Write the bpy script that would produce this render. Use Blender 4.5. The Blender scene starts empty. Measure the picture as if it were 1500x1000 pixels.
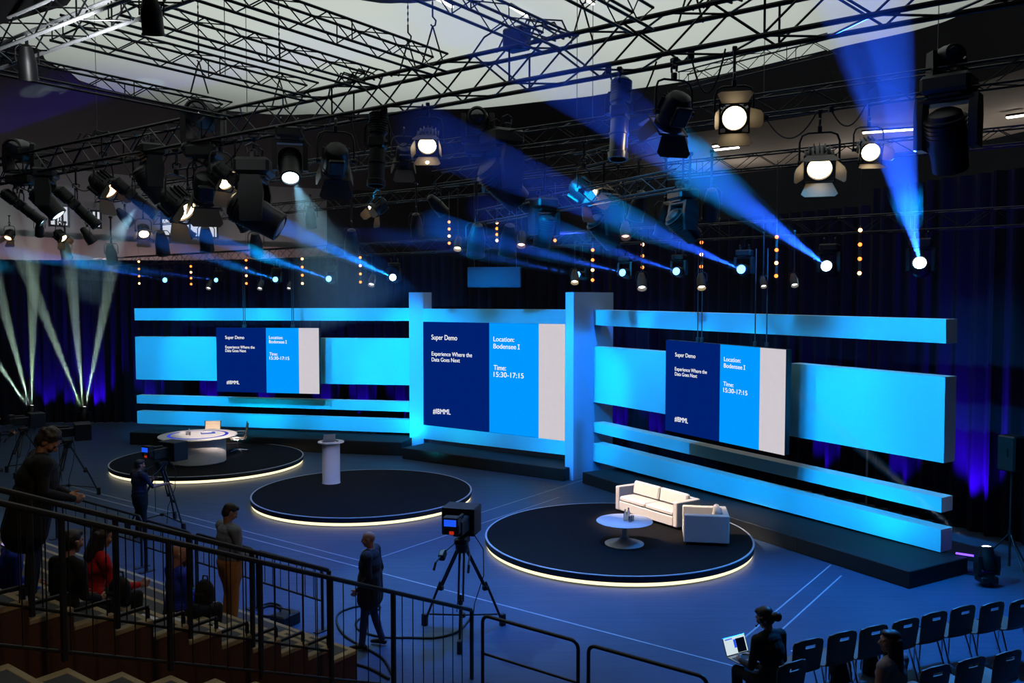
import bpy, math, random
import numpy as np
from mathutils import Vector, Matrix
random.seed(7)
S = bpy.context.scene
COL = S.collection
PI = math.pi
R = math.radians

# ---------------------------------------------------------------- camera and pixel helpers
FP = 1255.0
CZ = 5.2
PITCH = math.atan(60 / FP)
FW = Vector((0, math.cos(PITCH), -math.sin(PITCH)))
UPV = Vector((0, math.sin(PITCH), math.cos(PITCH)))
EYE = Vector((0, 0, CZ))
AL = R(36.4)
E1 = Vector((math.cos(AL), -math.sin(AL), 0))     # along the truss rows
E2 = Vector((math.sin(AL), math.cos(AL), 0))      # across them, towards the stage
YAW_E1 = -AL


def ray(px, py):
    return FW + Vector((1, 0, 0)) * ((px - 750) / FP) + UPV * ((500 - py) / FP)


def P(px, py, y):
    d = ray(px, py)
    return EYE + d * (y / d.y)


def G(px, py, z=0.0):
    d = ray(px, py)
    return EYE + d * ((z - CZ) / d.z)


def V(px, py, v):
    d = ray(px, py)
    return EYE + d * (v / d.dot(E2))


def UU(px, py, u):
    d = ray(px, py)
    return EYE + d * (u / d.dot(E1))


def onplane(px, py, A, B):
    n = Vector((B.y - A.y, A.x - B.x, 0))
    d = ray(px, py)
    return EYE + d * ((A - EYE).dot(n) / d.dot(n))


def uv(u, v, z=0.0):
    return E1 * u + E2 * v + Vector((0, 0, z))


cam = bpy.data.cameras.new('camera')
cam.sensor_width = 36
cam.lens = 36 * FP / 1500
cam.clip_end = 200
co = bpy.data.objects.new('camera', cam)
COL.objects.link(co)
co.location = EYE
co.rotation_euler = (PI / 2 - PITCH, 0, 0)
S.camera = co

# ---------------------------------------------------------------- render look
S.view_settings.view_transform = 'Standard'
S.view_settings.look = 'None'
S.view_settings.exposure = 0
S.view_settings.gamma = 1
S.view_settings.use_curve_mapping = False
cy = S.cycles
cy.max_bounces = 4
cy.diffuse_bounces = 2
cy.glossy_bounces = 2
cy.transmission_bounces = 4
cy.transparent_max_bounces = 8
cy.volume_bounces = 0
cy.use_denoising = True
cy.use_light_tree = True
cy.sample_clamp_indirect = 2.0
cy.sample_clamp_direct = 0
cy.caustics_reflective = False
cy.caustics_refractive = False
w = bpy.data.worlds.new('hall_dark')
S.world = w
w.use_nodes = True
w.node_tree.nodes['Background'].inputs[0].default_value = (0.3, 0.4, 1.0, 1)
w.node_tree.nodes['Background'].inputs[1].default_value = 0.0012


# ---------------------------------------------------------------- materials
def lin(c):
    o = []
    for x in c:
        x = x / 255
        o.append(x / 12.92 if x <= 0.04045 else ((x + 0.055) / 1.055) ** 2.4)
    return tuple(o)


def mat(name, col, rough=0.6, metal=0.0, noise=0.12, scale=6.0, emit=None, estr=0.0, spec=0.5, bump=0.0, bscale=80, srgb=True):
    m = bpy.data.materials.new(name)
    m.use_nodes = True
    nt = m.node_tree
    b = nt.nodes['Principled BSDF']
    c = lin(col) if srgb else col
    tc = nt.nodes.new('ShaderNodeTexCoord')
    nz = nt.nodes.new('ShaderNodeTexNoise')
    nz.inputs['Scale'].default_value = scale
    nz.inputs['Detail'].default_value = 3
    nt.links.new(tc.outputs['Object'], nz.inputs['Vector'])
    mx = nt.nodes.new('ShaderNodeMix')
    mx.data_type = 'RGBA'
    mx.inputs[6].default_value = tuple(x * (1 - noise) for x in c) + (1,)
    mx.inputs[7].default_value = tuple(min(1, x * (1 + noise)) for x in c) + (1,)
    nt.links.new(nz.outputs[0], mx.inputs[0])
    nt.links.new(mx.outputs[2], b.inputs['Base Color'])
    b.inputs['Roughness'].default_value = rough
    b.inputs['Metallic'].default_value = metal
    b.inputs['Specular IOR Level'].default_value = spec
    if emit is not None:
        b.inputs['Emission Color'].default_value = lin(emit) + (1,)
        b.inputs['Emission Strength'].default_value = estr
    if bump > 0:
        n2 = nt.nodes.new('ShaderNodeTexNoise')
        n2.inputs['Scale'].default_value = bscale
        nt.links.new(tc.outputs['Object'], n2.inputs['Vector'])
        bp = nt.nodes.new('ShaderNodeBump')
        bp.inputs['Strength'].default_value = bump
        bp.inputs['Distance'].default_value = 0.01
        nt.links.new(n2.outputs[0], bp.inputs['Height'])
        nt.links.new(bp.outputs[0], b.inputs['Normal'])
    return m


BLK = mat('black_paint', (19, 19, 21), 0.45, 0.0)
TRS = mat('black_truss', (22, 22, 24), 0.35, 0.6)
ALU = mat('aluminium', (150, 150, 152), 0.3, 1.0)
STL = mat('dark_steel', (60, 60, 64), 0.35, 0.9)
RAIL = mat('railing_paint', (46, 44, 44), 0.4, 0.3)
CABLE = mat('cable_rubber', (14, 14, 15), 0.6)
WIRE = mat('steel_wire', (90, 90, 95), 0.4, 0.8)
DOOR = mat('barn_door_paint', (92, 84, 74), 0.55, 0.0)
WHT = mat('white_scenic', (232, 232, 234), 0.6, 0, 0.03, 1.5)
WLAC = mat('white_lacquer', (236, 234, 236), 0.3, 0, 0.02)
LEA = mat('white_leather', (238, 230, 224), 0.42, 0, 0.04, 8, bump=0.15, bscale=40)
CARPET = mat('black_carpet', (27, 25, 25), 0.95, 0, 0.35, 60, spec=0.1, bump=0.4, bscale=300)
PLB = mat('plinth_black', (13, 13, 16), 0.7, 0, 0.15)
DRAPE = mat('stage_drape', (27, 27, 40), 0.9, 0, 0.25, 12, spec=0.1)
WOODD = mat('brown_panel', (88, 56, 36), 0.55, 0, 0.3, 14)
NOSE = mat('pale_nosing', (168, 148, 112), 0.6, 0, 0.15, 20)
TREAD = mat('grey_tread', (70, 72, 78), 0.8, 0, 0.2, 30)
PAPER = mat('white_paper', (220, 220, 226), 0.7, 0, 0.02)
CHW = mat('chair_shell_wood', (104, 78, 60), 0.5, 0, 0.25, 16)
MESHB = mat('chair_ribbed_beige', (205, 190, 170), 0.7, 0, 0.12, 30)
CHR = mat('chrome', (210, 210, 215), 0.15, 1.0, 0.02)
TRIMW = mat('edge_trim_white', (200, 200, 205), 0.35, 0.2, 0.03)
GLS = bpy.data.materials.new('clear_glass')
GLS.use_nodes = True
_b = GLS.node_tree.nodes['Principled BSDF']
_b.inputs['Transmission Weight'].default_value = 0.9
_b.inputs['Roughness'].default_value = 0.05
_b.inputs['Base Color'].default_value = (0.9, 0.95, 1, 1)


def glow(name, col, s):
    """a lamp lens, screen or LED: emits, with faint noise in its strength"""
    m = bpy.data.materials.new(name)
    m.use_nodes = True
    nt = m.node_tree
    nt.nodes.remove(nt.nodes['Principled BSDF'])
    e = nt.nodes.new('ShaderNodeEmission')
    e.inputs[0].default_value = lin(col) + (1,)
    tc = nt.nodes.new('ShaderNodeTexCoord')
    nz = nt.nodes.new('ShaderNodeTexNoise')
    nz.inputs['Scale'].default_value = 5
    nt.links.new(tc.outputs['Object'], nz.inputs['Vector'])
    mr = nt.nodes.new('ShaderNodeMapRange')
    mr.inputs[3].default_value = s * 0.96
    mr.inputs[4].default_value = s * 1.04
    nt.links.new(nz.outputs[0], mr.inputs[0])
    nt.links.new(mr.outputs[0], e.inputs[1])
    nt.links.new(e.outputs[0], nt.nodes['Material Output'].inputs[0])
    return m


L_WARM = glow('lens_tungsten', (255, 226, 176), 9)
L_WARMLO = glow('lens_tungsten_dim', (255, 205, 160), 3)
L_BLUE = glow('lens_blue', (110, 180, 255), 7)
L_PALE = glow('lens_pale_blue', (190, 235, 255), 5)
L_WHITE = glow('lens_white', (255, 246, 236), 5)
L_PINK = glow('lens_pink', (255, 205, 195), 1.5)
L_COOL = glow('lens_cool_white', (225, 238, 230), 1.2)
L_DEEP = glow('lens_deep_blue', (60, 130, 255), 3)
L_OFF = mat('lens_unlit', (30, 34, 44), 0.1, 0, 0.05, spec=0.8)
L_BULB = glow('bulb_amber', (255, 120, 50), 4)
L_BULBW = glow('bulb_warm_white', (255, 175, 110), 6)
L_STRIP = glow('led_strip_cream', (255, 236, 188), 1.6)
L_TUBE = glow('tube_light', (255, 250, 240), 7)
L_DAY = glow('daylight_pane', (205, 210, 220), 1.0)
SC_NAVY = glow('screen_navy', (0, 32, 112), 1)
SC_BLUE = glow('screen_blue', (0, 152, 255), 1)
SC_GREY = glow('screen_grey', (206, 200, 206), 1)
SC_TEXT = glow('screen_lettering', (255, 255, 255), 1)
L_DESK = glow('desk_inlay_blue', (70, 90, 255), 0.55)
L_VIOLET = glow('led_bar_violet', (110, 70, 255), 3)
L_RED = glow('tally_red', (230, 60, 30), 0.5)
L_VF = glow('viewfinder_blue', (30, 90, 255), 0.9)
L_LAP = glow('laptop_page', (215, 235, 240), 0.9)
L_GREEN = glow('exit_green', (120, 230, 120), 1.0)
L_PHG = glow('tablet_green', (20, 190, 110), 0.6)
L_PHP = glow('tablet_lilac', (190, 160, 235), 0.8)


# ---------------------------------------------------------------- mesh builder
class MB:
    def __init__(s):
        s.v, s.f, s.m = [], [], []

    def add(s, vs, fs, mi=0):
        o = len(s.v)
        s.v += [tuple(x) for x in vs]
        s.f += [tuple(i + o for i in f) for f in fs]
        s.m += [mi] * len(fs)
        return s

    def box(s, c, d, M=None, ch=0.0, mi=0):
        hx, hy, hz = d[0] / 2, d[1] / 2, d[2] / 2
        c = Vector(c)
        T = M if M is not None else Matrix.Identity(3)
        ch = min(ch, hx * .9, hy * .9, hz * .9)
        if ch <= 0:
            vs = [Vector((x, y, z)) for x in (-hx, hx) for y in (-hy, hy) for z in (-hz, hz)]
            fs = [(0, 1, 3, 2), (4, 6, 7, 5), (0, 4, 5, 1), (2, 3, 7, 6), (0, 2, 6, 4), (1, 5, 7, 3)]
            return s.add([c + T @ v for v in vs], fs, mi)
        vs, idx = [], {}
        for sx in (-1, 1):
            for sy in (-1, 1):
                for sz in (-1, 1):
                    for a in range(3):
                        p = [sx * (hx - ch), sy * (hy - ch), sz * (hz - ch)]
                        p[a] = (sx * hx, sy * hy, sz * hz)[a]
                        idx[(sx, sy, sz, a)] = len(vs)
                        vs.append(Vector(p))
        fs = []

        def quad(ks, nrm):
            pts = [idx[k] for k in ks]
            a, b, c2 = vs[pts[0]], vs[pts[1]], vs[pts[2]]
            if (b - a).cross(c2 - b).dot(nrm) < 0:
                pts.reverse()
            fs.append(tuple(pts))
        for a in range(3):
            o1, o2 = (a + 1) % 3, (a + 2) % 3
            for sg in (-1, 1):
                def k(s1, s2):
                    q = [0, 0, 0]
                    q[a], q[o1], q[o2] = sg, s1, s2
                    return (q[0], q[1], q[2], a)
                n = Vector((0, 0, 0))
                n[a] = sg
                quad([k(-1, -1), k(1, -1), k(1, 1), k(-1, 1)], n)
        for a in range(3):
            o1, o2 = (a + 1) % 3, (a + 2) % 3
            for s1 in (-1, 1):
                for s2 in (-1, 1):
                    def k2(sa, ax):
                        q = [0, 0, 0]
                        q[a], q[o1], q[o2] = sa, s1, s2
                        return (q[0], q[1], q[2], ax)
                    n = Vector((0, 0, 0))
                    n[o1], n[o2] = s1, s2
                    quad([k2(-1, o1), k2(1, o1), k2(1, o2), k2(-1, o2)], n)
        for sx in (-1, 1):
            for sy in (-1, 1):
                for sz in (-1, 1):
                    quad([(sx, sy, sz, 0), (sx, sy, sz, 1), (sx, sy, sz, 2)], Vector((sx, sy, sz)))
        return s.add([c + T @ v for v in vs], fs, mi)

    def tube(s, pts, r, n=8, mi=0, closed=False):
        pts = [Vector(p) for p in pts]
        N = len(pts)
        rr = r if isinstance(r, (list, tuple)) else [r] * N
        vs, fs = [], []
        up = None
        for i, p in enumerate(pts):
            if closed:
                t = (pts[(i + 1) % N] - pts[i - 1])
            else:
                t = pts[min(i + 1, N - 1)] - pts[max(i - 1, 0)]
            t = t.normalized() if t.length > 1e-9 else Vector((0, 0, 1))
            if up is None:
                up = Vector((0, 0, 1)) if abs(t.z) < .9 else Vector((1, 0, 0))
            a = t.cross(up)
            if a.length < 1e-6:
                a = t.orthogonal()
            a.normalize()
            up = a.cross(t).normalized()
            for k in range(n):
                th = 2 * PI * k / n
                vs.append(p + (a * math.cos(th) + up * math.sin(th)) * rr[i])
        for i in range(N if closed else N - 1):
            j = (i + 1) % N
            for k in range(n):
                k2 = (k + 1) % n
                fs.append((i * n + k, j * n + k, j * n + k2, i * n + k2))
        if not closed:
            fs.append(tuple(range(n)))
            fs.append(tuple((N - 1) * n + k for k in reversed(range(n))))
        return s.add(vs, fs, mi)

    def cyl(s, a, b, r0, r1=None, n=12, mi=0):
        return s.tube([a, b], [r0, r0 if r1 is None else r1], n, mi)

    def lathe(s, prof, n=24, M=None, mi=0, sx=1.0, sy=1.0, cap=True):
        """prof: (r, z) from bottom to top about local z; M: 4x4"""
        M = M or Matrix.Identity(4)
        vs, fs = [], []
        for r, z in prof:
            for k in range(n):
                th = 2 * PI * k / n
                vs.append(M @ Vector((r * math.cos(th) * sx, r * math.sin(th) * sy, z)))
        for i in range(len(prof) - 1):
            for k in range(n):
                k2 = (k + 1) % n
                fs.append((i * n + k, i * n + k2, (i + 1) * n + k2, (i + 1) * n + k))
        if cap and prof[0][0] > 1e-5:
            fs.append(tuple(reversed(range(n))))
        if cap and prof[-1][0] > 1e-5:
            fs.append(tuple((len(prof) - 1) * n + k for k in range(n)))
        return s.add(vs, fs, mi)

    def prism(s, poly, h, M=None, mi=0):
        """poly: xy list (ccw), extruded from z=0 to h, through M"""
        M = M or Matrix.Identity(4)
        n = len(poly)
        vs = [M @ Vector((x, y, 0)) for x, y in poly] + [M @ Vector((x, y, h)) for x, y in poly]
        fs = [tuple(reversed(range(n))), tuple(range(n, 2 * n))]
        for i in range(n):
            j = (i + 1) % n
            fs.append((i, j, n + j, n + i))
        return s.add(vs, fs, mi)

    def ball(s, c, r, n=12, M=None, mi=0):
        r = (r, r, r) if not isinstance(r, (tuple, list)) else r
        c = Vector(c)
        T = M or Matrix.Identity(3)
        m = max(4, n // 2)
        vs = [c + T @ Vector((0, 0, -r[2]))]
        for i in range(1, m):
            ph = -PI / 2 + PI * i / m
            for k in range(n):
                th = 2 * PI * k / n
                vs.append(c + T @ Vector((r[0] * math.cos(ph) * math.cos(th), r[1] * math.cos(ph) * math.sin(th), r[2] * math.sin(ph))))
        vs.append(c + T @ Vector((0, 0, r[2])))
        fs = []
        for k in range(n):
            fs.append((0, 1 + (k + 1) % n, 1 + k))
            for i in range(m - 2):
                a = 1 + i * n
                fs.append((a + k, a + (k + 1) % n, a + n + (k + 1) % n, a + n + k))
            fs.append((len(vs) - 1, 1 + (m - 2) * n + k, 1 + (m - 2) * n + (k + 1) % n))
        return s.add(vs, fs, mi)

    def mesh(s, name, mats, smooth=35):
        me = bpy.data.meshes.new(name)
        me.from_pydata(s.v, [], s.f)
        for m in (mats if isinstance(mats, (list, tuple)) else [mats]):
            me.materials.append(m)
        if any(s.m):
            me.polygons.foreach_set('material_index', s.m)
        if smooth:
            me.shade_smooth()
            me.set_sharp_from_angle(angle=R(smooth))
        me.update()
        return me

    def build(s, name, mats, parent=None, smooth=35, loc=None, rot=None):
        return inst(name, s.mesh(name, mats, smooth), parent, loc, rot)


def inst(name, me, parent=None, loc=None, rot=None, over=None):
    o = bpy.data.objects.new(name, me)
    COL.objects.link(o)
    if parent is not None:
        o.parent = parent
    if loc is not None:
        o.location = loc
    if rot is not None:
        o.rotation_euler = rot
    if over is not None:
        for i, m in over.items():
            o.material_slots[i].link = 'OBJECT'
            o.material_slots[i].material = m
    return o


def empty(name, loc, yaw=0.0, scale=1.0, rot=None):
    o = bpy.data.objects.new(name, None)
    o.empty_display_size = 0.1
    COL.objects.link(o)
    o.location = loc
    o.rotation_euler = rot if rot is not None else (0, 0, yaw)
    o.scale = (scale,) * 3
    return o


def tag(o, label, cat, group=None, kind=None):
    o['label'] = label
    o['category'] = cat
    if group:
        o['group'] = group
    if kind:
        o['kind'] = kind
    return o


def thing(name, label, cat, loc, yaw=0.0, group=None, scale=1.0, rot=None):
    return tag(empty(name, loc, yaw, scale, rot), label, cat, group)


def struct(o, label, cat='structure'):
    o['kind'] = 'structure'
    o['label'] = label
    o['category'] = cat
    return o


def spot(name, loc, target, energy, col, angle, blend=0.3, rad=0.1):
    l = bpy.data.lights.new(name, 'SPOT')
    l.energy = energy
    l.color = col
    l.spot_size = R(angle)
    l.spot_blend = blend
    l.shadow_soft_size = rad
    o = bpy.data.objects.new(name, l)
    COL.objects.link(o)
    o.location = loc
    d = (Vector(target) - Vector(loc)).normalized()
    o.rotation_euler = d.to_track_quat('-Z', 'Y').to_euler()
    return o


def yaw_of(d):
    return math.atan2(-d.x, d.y)
# ---------------------------------------------------------------- the hall
fm = mat('hall_floor', (60, 78, 102), 0.42, 0, 0.18, 1.2, spec=0.28, bump=0.25, bscale=14)
_nt = fm.node_tree
_w = _nt.nodes.new('ShaderNodeTexNoise')
_w.inputs['Scale'].default_value = 2.2
_tc = [n for n in _nt.nodes if n.type == 'TEX_COORD'][0]
_mp = _nt.nodes.new('ShaderNodeMapping')
_mp.inputs['Rotation'].default_value = (0, 0, AL)
_mp.inputs['Scale'].default_value = (0.25, 6, 1)
_nt.links.new(_tc.outputs['Object'], _mp.inputs['Vector'])
_nt.links.new(_mp.outputs[0], _w.inputs['Vector'])
_mr = _nt.nodes.new('ShaderNodeMapRange')
_mr.inputs[3].default_value = 0.32
_mr.inputs[4].default_value = 0.56
_nt.links.new(_w.outputs[0], _mr.inputs[0])
_nt.links.new(_mr.outputs[0], _nt.nodes['Principled BSDF'].inputs['Roughness'])
m = MB()
m.box((0, 22, -0.1), (70, 70, 0.2))
struct(m.build('floor', fm, smooth=0), 'wide dark blue grey sports hall floor with faint seams', 'floor')

SEAM = mat('pale_floor_line', (150, 160, 175), 0.5, 0, 0.2, 9)


def seam(a, b, wd=0.035):
    a, b = Vector(a), Vector(b)
    d = (b - a).normalized()
    n = Vector((-d.y, d.x, 0)) * wd / 2
    m = MB()
    z = Vector((0, 0, 0.003))
    m.add([a - n, b - n, b + n, a + n, a - n + z, b - n + z, b + n + z, a + n + z],
          [(4, 5, 6, 7), (0, 1, 5, 4), (2, 3, 7, 6), (1, 2, 6, 5), (3, 0, 4, 7)])
    o = m.build('trim_1', SEAM, smooth=0)
    struct(o, 'thin pale line taped along the blue floor', 'floor line')
    o['group'] = 'pale floor lines'


p = G(706, 878)
seam(p - E1 * 16, p + E1 * 11)
p = G(400, 788)
seam(p - E1 * 9, p + E1 * 2.9)
q = p + E1 * 2.9
seam(q, q + E2 * 7, 0.03)
p = G(1140, 892)
seam(p - E2 * 1.8, p + E2 * 3.0, 0.03)
p = G(1152, 916)
seam(p - E2 * 0.6, p + E2 * 3.1, 0.03)
p = G(700, 752)
seam(p, p + E2 * 6, 0.03)

# ceiling: a pale round field with a dark sloping ring and ring walls about it
CC = Vector((-2, 24.5, 0))
rimpts = [(50, 68), (85, 100), (140, 127), (270, 155), (400, 168), (480, 167), (640, 160), (830, 145), (930, 130), (1060, 108), (1210, 75), (1400, 25)]
tab = []
for px, py in rimpts:
    q = G(px, py, 14.0) - CC
    tab.append((math.atan2(q.y, q.x), Vector((q.x, q.y)).length))
tab.sort()


def rimr(th):
    th = (th + PI) % (2 * PI) - PI
    if th <= tab[0][0]:
        t = max(0, 1 - (tab[0][0] - th) / 0.5)
        return 17 + (tab[0][1] - 17) * t
    if th >= tab[-1][0]:
        t = max(0, 1 - (th - tab[-1][0]) / 0.3)
        return 17 + (tab[-1][1] - 17) * t
    for (a, ra), (b, rb) in zip(tab, tab[1:]):
        if a <= th <= b:
            k = (th - a) / (b - a)
            k = k * k * (3 - 2 * k)
            return ra + (rb - ra) * k
    return 17


NS = 96
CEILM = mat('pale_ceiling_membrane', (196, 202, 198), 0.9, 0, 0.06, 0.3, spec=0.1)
_nt = CEILM.node_tree
_tr = _nt.nodes.new('ShaderNodeBsdfTranslucent')
_tr.inputs[0].default_value = (.62, .66, .62, 1)
_ms = _nt.nodes.new('ShaderNodeMixShader')
_ms.inputs[0].default_value = .75
_nt.links.new(_nt.nodes['Principled BSDF'].outputs[0], _ms.inputs[1])
_nt.links.new(_tr.outputs[0], _ms.inputs[2])
_nt.links.new(_ms.outputs[0], _nt.nodes['Material Output'].inputs[0])
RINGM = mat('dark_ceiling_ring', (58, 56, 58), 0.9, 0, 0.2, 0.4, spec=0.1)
FASM = mat('mauve_fascia', (104, 88, 92), 0.8, 0, 0.15, 0.5)
GALM = mat('gallery_plaster', (150, 142, 134), 0.85, 0, 0.1, 0.6)
m = MB()
rings = [(1.0, 14.0), (0.75, 14.5), (0.5, 14.75), (0.238, 14.9)]
vs = []
for k, z in rings:
    for i in range(NS):
        th = 2 * PI * i / NS
        r = rimr(th) * k
        vs.append(CC + Vector((r * math.cos(th), r * math.sin(th), z)))
fs = []
for j in range(len(rings) - 1):
    for i in range(NS):
        i2 = (i + 1) % NS
        fs.append((j * NS + i, (j + 1) * NS + i, (j + 1) * NS + i2, j * NS + i2))
m.add(vs, fs)
struct(m.build('ceiling', CEILM), 'pale grey curved ceiling field above the lighting rig', 'ceiling')


def band(a, b, mt, name, label, t0=0.0, t1=2 * PI, n=NS, cat='ceiling'):
    """ring of quads between two (radius function, z) rims"""
    m = MB()
    vs, fs = [], []
    for i in range(n + 1):
        th = t0 + (t1 - t0) * i / n
        for f, z in (a, b):
            r = f(th) if callable(f) else f
            vs.append(CC + Vector((r * math.cos(th), r * math.sin(th), z)))
    for i in range(n):
        fs.append((2 * i, 2 * i + 1, 2 * i + 3, 2 * i + 2))
    m.add(vs, fs)
    return struct(m.build(name, mt), label, cat)


RO = 25.0
m = MB()
vs = []
for k, z in ((0.24, 14.89), (0.0, 14.89)):
    for i in range(NS):
        th = 2 * PI * i / NS
        r = rimr(th) * k
        vs.append(CC + Vector((r * math.cos(th), r * math.sin(th), z)))
fs = []
for i in range(NS):
    i2 = (i + 1) % NS
    fs.append((i, NS + i, NS + i2, i2))
m.add(vs, fs)
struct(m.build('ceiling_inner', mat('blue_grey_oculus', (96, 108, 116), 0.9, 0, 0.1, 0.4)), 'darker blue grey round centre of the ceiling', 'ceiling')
def th_of(px, rad):
    d = ray(px, 440)
    d = Vector((d.x, d.y)).normalized()
    c = Vector((CC.x, CC.y))
    b = d.dot(c)
    s = b + math.sqrt(max(0, b * b - c.length_squared + rad * rad))
    q = d * s - c
    return math.atan2(q.y, q.x)


tl0, tl1 = th_of(480, RO), th_of(-260, RO)
tr0, tr1 = th_of(1750, 18), th_of(885, 18)


def rimf(th):
    return rimr(th) + 1.6


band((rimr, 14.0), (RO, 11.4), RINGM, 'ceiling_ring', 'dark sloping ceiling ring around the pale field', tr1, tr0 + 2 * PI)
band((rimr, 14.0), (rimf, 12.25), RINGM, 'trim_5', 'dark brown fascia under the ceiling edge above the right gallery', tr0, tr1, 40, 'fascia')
band((RO, 11.4), (RO, 8.1), mat('gallery_grey_wall', (112, 112, 116), 0.9, 0, 0.1, 0.5), 'wall_gallery', 'grey upper gallery wall behind the left lamps', tl0, tl1, 32, 'wall')
band((RO - .35, 8.1), (RO - .35, 6.6), FASM, 'trim_2', 'mauve brown gallery fascia band under the upper wall', tl0, tl1, 32, 'fascia')
band((RO, 8.1), (RO - .35, 8.1), FASM, 'trim_3', 'narrow top ledge of the mauve fascia', tl0, tl1, 32, 'ledge')
HALLB = mat('hall_black_wall', (40, 40, 44), 0.9, 0, 0.2, 0.6, spec=0.1)
band((RO, 11.4), (RO, 0), HALLB, 'wall_back', 'dark hall wall behind the centre of the stage', tr1, tl0, 24, 'wall')
band((RO + .1, 8.1), (RO + .1, 0), HALLB, 'wall_left', 'dark lower hall wall behind the left drape', tl0, tl1 + 1.0, 32, 'wall')
# right gallery: soffit with strip lamps, window wall
RG = 29.0
band((rimf, 12.25), (RG, 12.25), GALM, 'ceiling_gallery', 'lit beige gallery ceiling beyond the far right truss', tr0, tr1, 40)
band((RG, 12.25), (RG, 10.0), GALM, 'wall_right', 'gallery rear wall behind the right hand windows', tr0, tr1, 40, 'wall')
band((rimf, 10.35), (rimf, 0), HALLB, 'wall_front_right', 'black hall wall under the right gallery', tr0, tr1, 40, 'wall')
band((rimf, 10.3), (RG, 10.0), HALLB, 'floor_gallery', 'dark gallery floor behind the right parapet', tr0, tr1, 40, 'floor')
_r1, _r2 = rimf(tr1), RO + 6
_c = [CC + Vector((r * math.cos(tr1), r * math.sin(tr1), z)) for r, z in ((_r1 - 1.6, 14), (_r2, 14), (_r2, 0), (_r1, 0))]
struct(MB().add(_c, [(0, 1, 2, 3)]).build('wall_gallery_end', HALLB, smooth=0), 'dark end wall of the right gallery', 'wall')


def gal(px, py, rad):
    """point on the cylinder of radius rad about the hall centre seen at px, py"""
    d = ray(px, py)
    dd = Vector((d.x, d.y))
    l = dd.length
    dn = dd / l
    c = Vector((CC.x, CC.y))
    b = dn.dot(c)
    s = b + math.sqrt(max(0, b * b - c.length_squared + rad * rad))
    return EYE + d * (s / l)


def winpane(n, x0, y0, x1, y1, rad, label, bars=2, matl=None):
    A, B = gal(x0, y1, rad), gal(x1, y1, rad)
    zt = gal((x0 + x1) / 2, y0, rad).z
    d = (B - A)
    d.z = 0
    L = d.length
    d.normalize()
    nn = Vector((d.y, -d.x, 0))
    zb = min(A.z, B.z)
    root = empty('window_%d' % n, (A.x, A.y, zb), math.atan2(d.y, d.x))
    struct(root, label, 'window')
    h = zt - zb
    m = MB()
    m.box((L / 2, 0, h / 2), (L, 0.04, h))
    m.build('pane', matl or L_DAY, root, 0)
    m = MB()
    for i in range(bars + 1):
        m.box((L * i / bars, -0.05, h / 2), (0.08, 0.1, h + .1))
    for z in (0, h):
        m.box((L / 2, -0.05, z), (L, 0.1, 0.09))
    m.build('window_frame', STL, root, 0)


winpane(1, 72, 301, 100, 330, RO - .15, 'bright hall window between the lamps at far left', 3)
winpane(2, 134, 309, 147, 333, RO - .15, 'small bright window beside the angled profile lamp', 2)
winpane(3, 236, 322, 318, 345, RO - .15, 'bright window strip behind the left lower truss', 4)
winpane(4, 1018, 236, 1092, 252, RG - .2, 'white window strip behind lattice under the barn door lamp', 5)
winpane(5, 1302, 216, 1368, 230, RG - .2, 'white window strip beside the tall beam', 5)
winpane(6, 1428, 205, 1505, 219, RG - .2, 'white window strip at the far right end', 5)
winpane(7, 905, 227, 968, 237, RG - .2, 'narrow white window strip behind the sloping truss', 5)
ti = 0
for x0, y0, x1, y1, lab in ((1262, 196, 1350, 190, 'long white tube lamp on gallery ceiling behind the tall beam'), (1046, 221, 1083, 217, 'white tube lamp below the large lit fresnel'),
                            (1474, 174, 1502, 170, 'white tube lamp on gallery ceiling nearest the frame edge'), (1044, 216, 1060, 214, 'short white tube lamp just above its longer neighbour')):
    a, b = G(x0, y0, 11.98), G(x1, y1, 11.98)
    d = b - a
    root = thing('tube_lamp', lab, 'ceiling light', a + Vector((0, 0, 0.04)), math.atan2(d.y, d.x), 'gallery tube lamps')
    L = d.length
    m = MB()
    m.box((L / 2, 0, 0.06), (L, 0.22, 0.08), ch=.02)
    m.build('housing', STL, root)
    m = MB()
    m.box((L / 2, 0, 0), (L * .97, 0.16, 0.07), ch=.02)
    m.build('diffuser', L_TUBE, root)
a = G(1417, 181, 11.9)
root = thing('exit_sign', 'small green lit exit sign under the gallery ceiling', 'sign', a, R(-25))
m = MB(); m.box((0, 0, 0), (.5, .06, .32), ch=.02); m.build('housing', STL, root)
m = MB(); m.box((0, -.035, 0), (.44, .02, .26)); m.build('sign_face', L_GREEN, root)
m = MB()
m.box((0, -.05, .05), (.06, .012, .06)); m.box((0, -.05, -.02), (.05, .012, .08)); m.box((.1, -.05, 0), (.1, .012, .03)); m.box((-.12, -.05, 0), (.08, .012, .2))
m.build('pictogram', WHT, root)
for i, (px, py) in enumerate(((760, 30), (648, 16), (858, 12))):
    a = G(px, py - 14, 14.75)
    root = thing('oculus_lamp', ('short white strip lamp at the dark ceiling centre', 'white strip lamp on the oculus edge nearest the upper left truss', 'small white strip lamp on the oculus edge above the hoist chain')[i], 'ceiling light', a, R(60), 'oculus strip lamps')
    m = MB(); m.box((0, 0, 0.05), (1.2, .14, .08), ch=.02); m.build('housing', STL, root)
    m = MB(); m.box((0, 0, -.01), (1.15, .1, .05), ch=.01); m.build('diffuser', L_TUBE, root)


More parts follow.
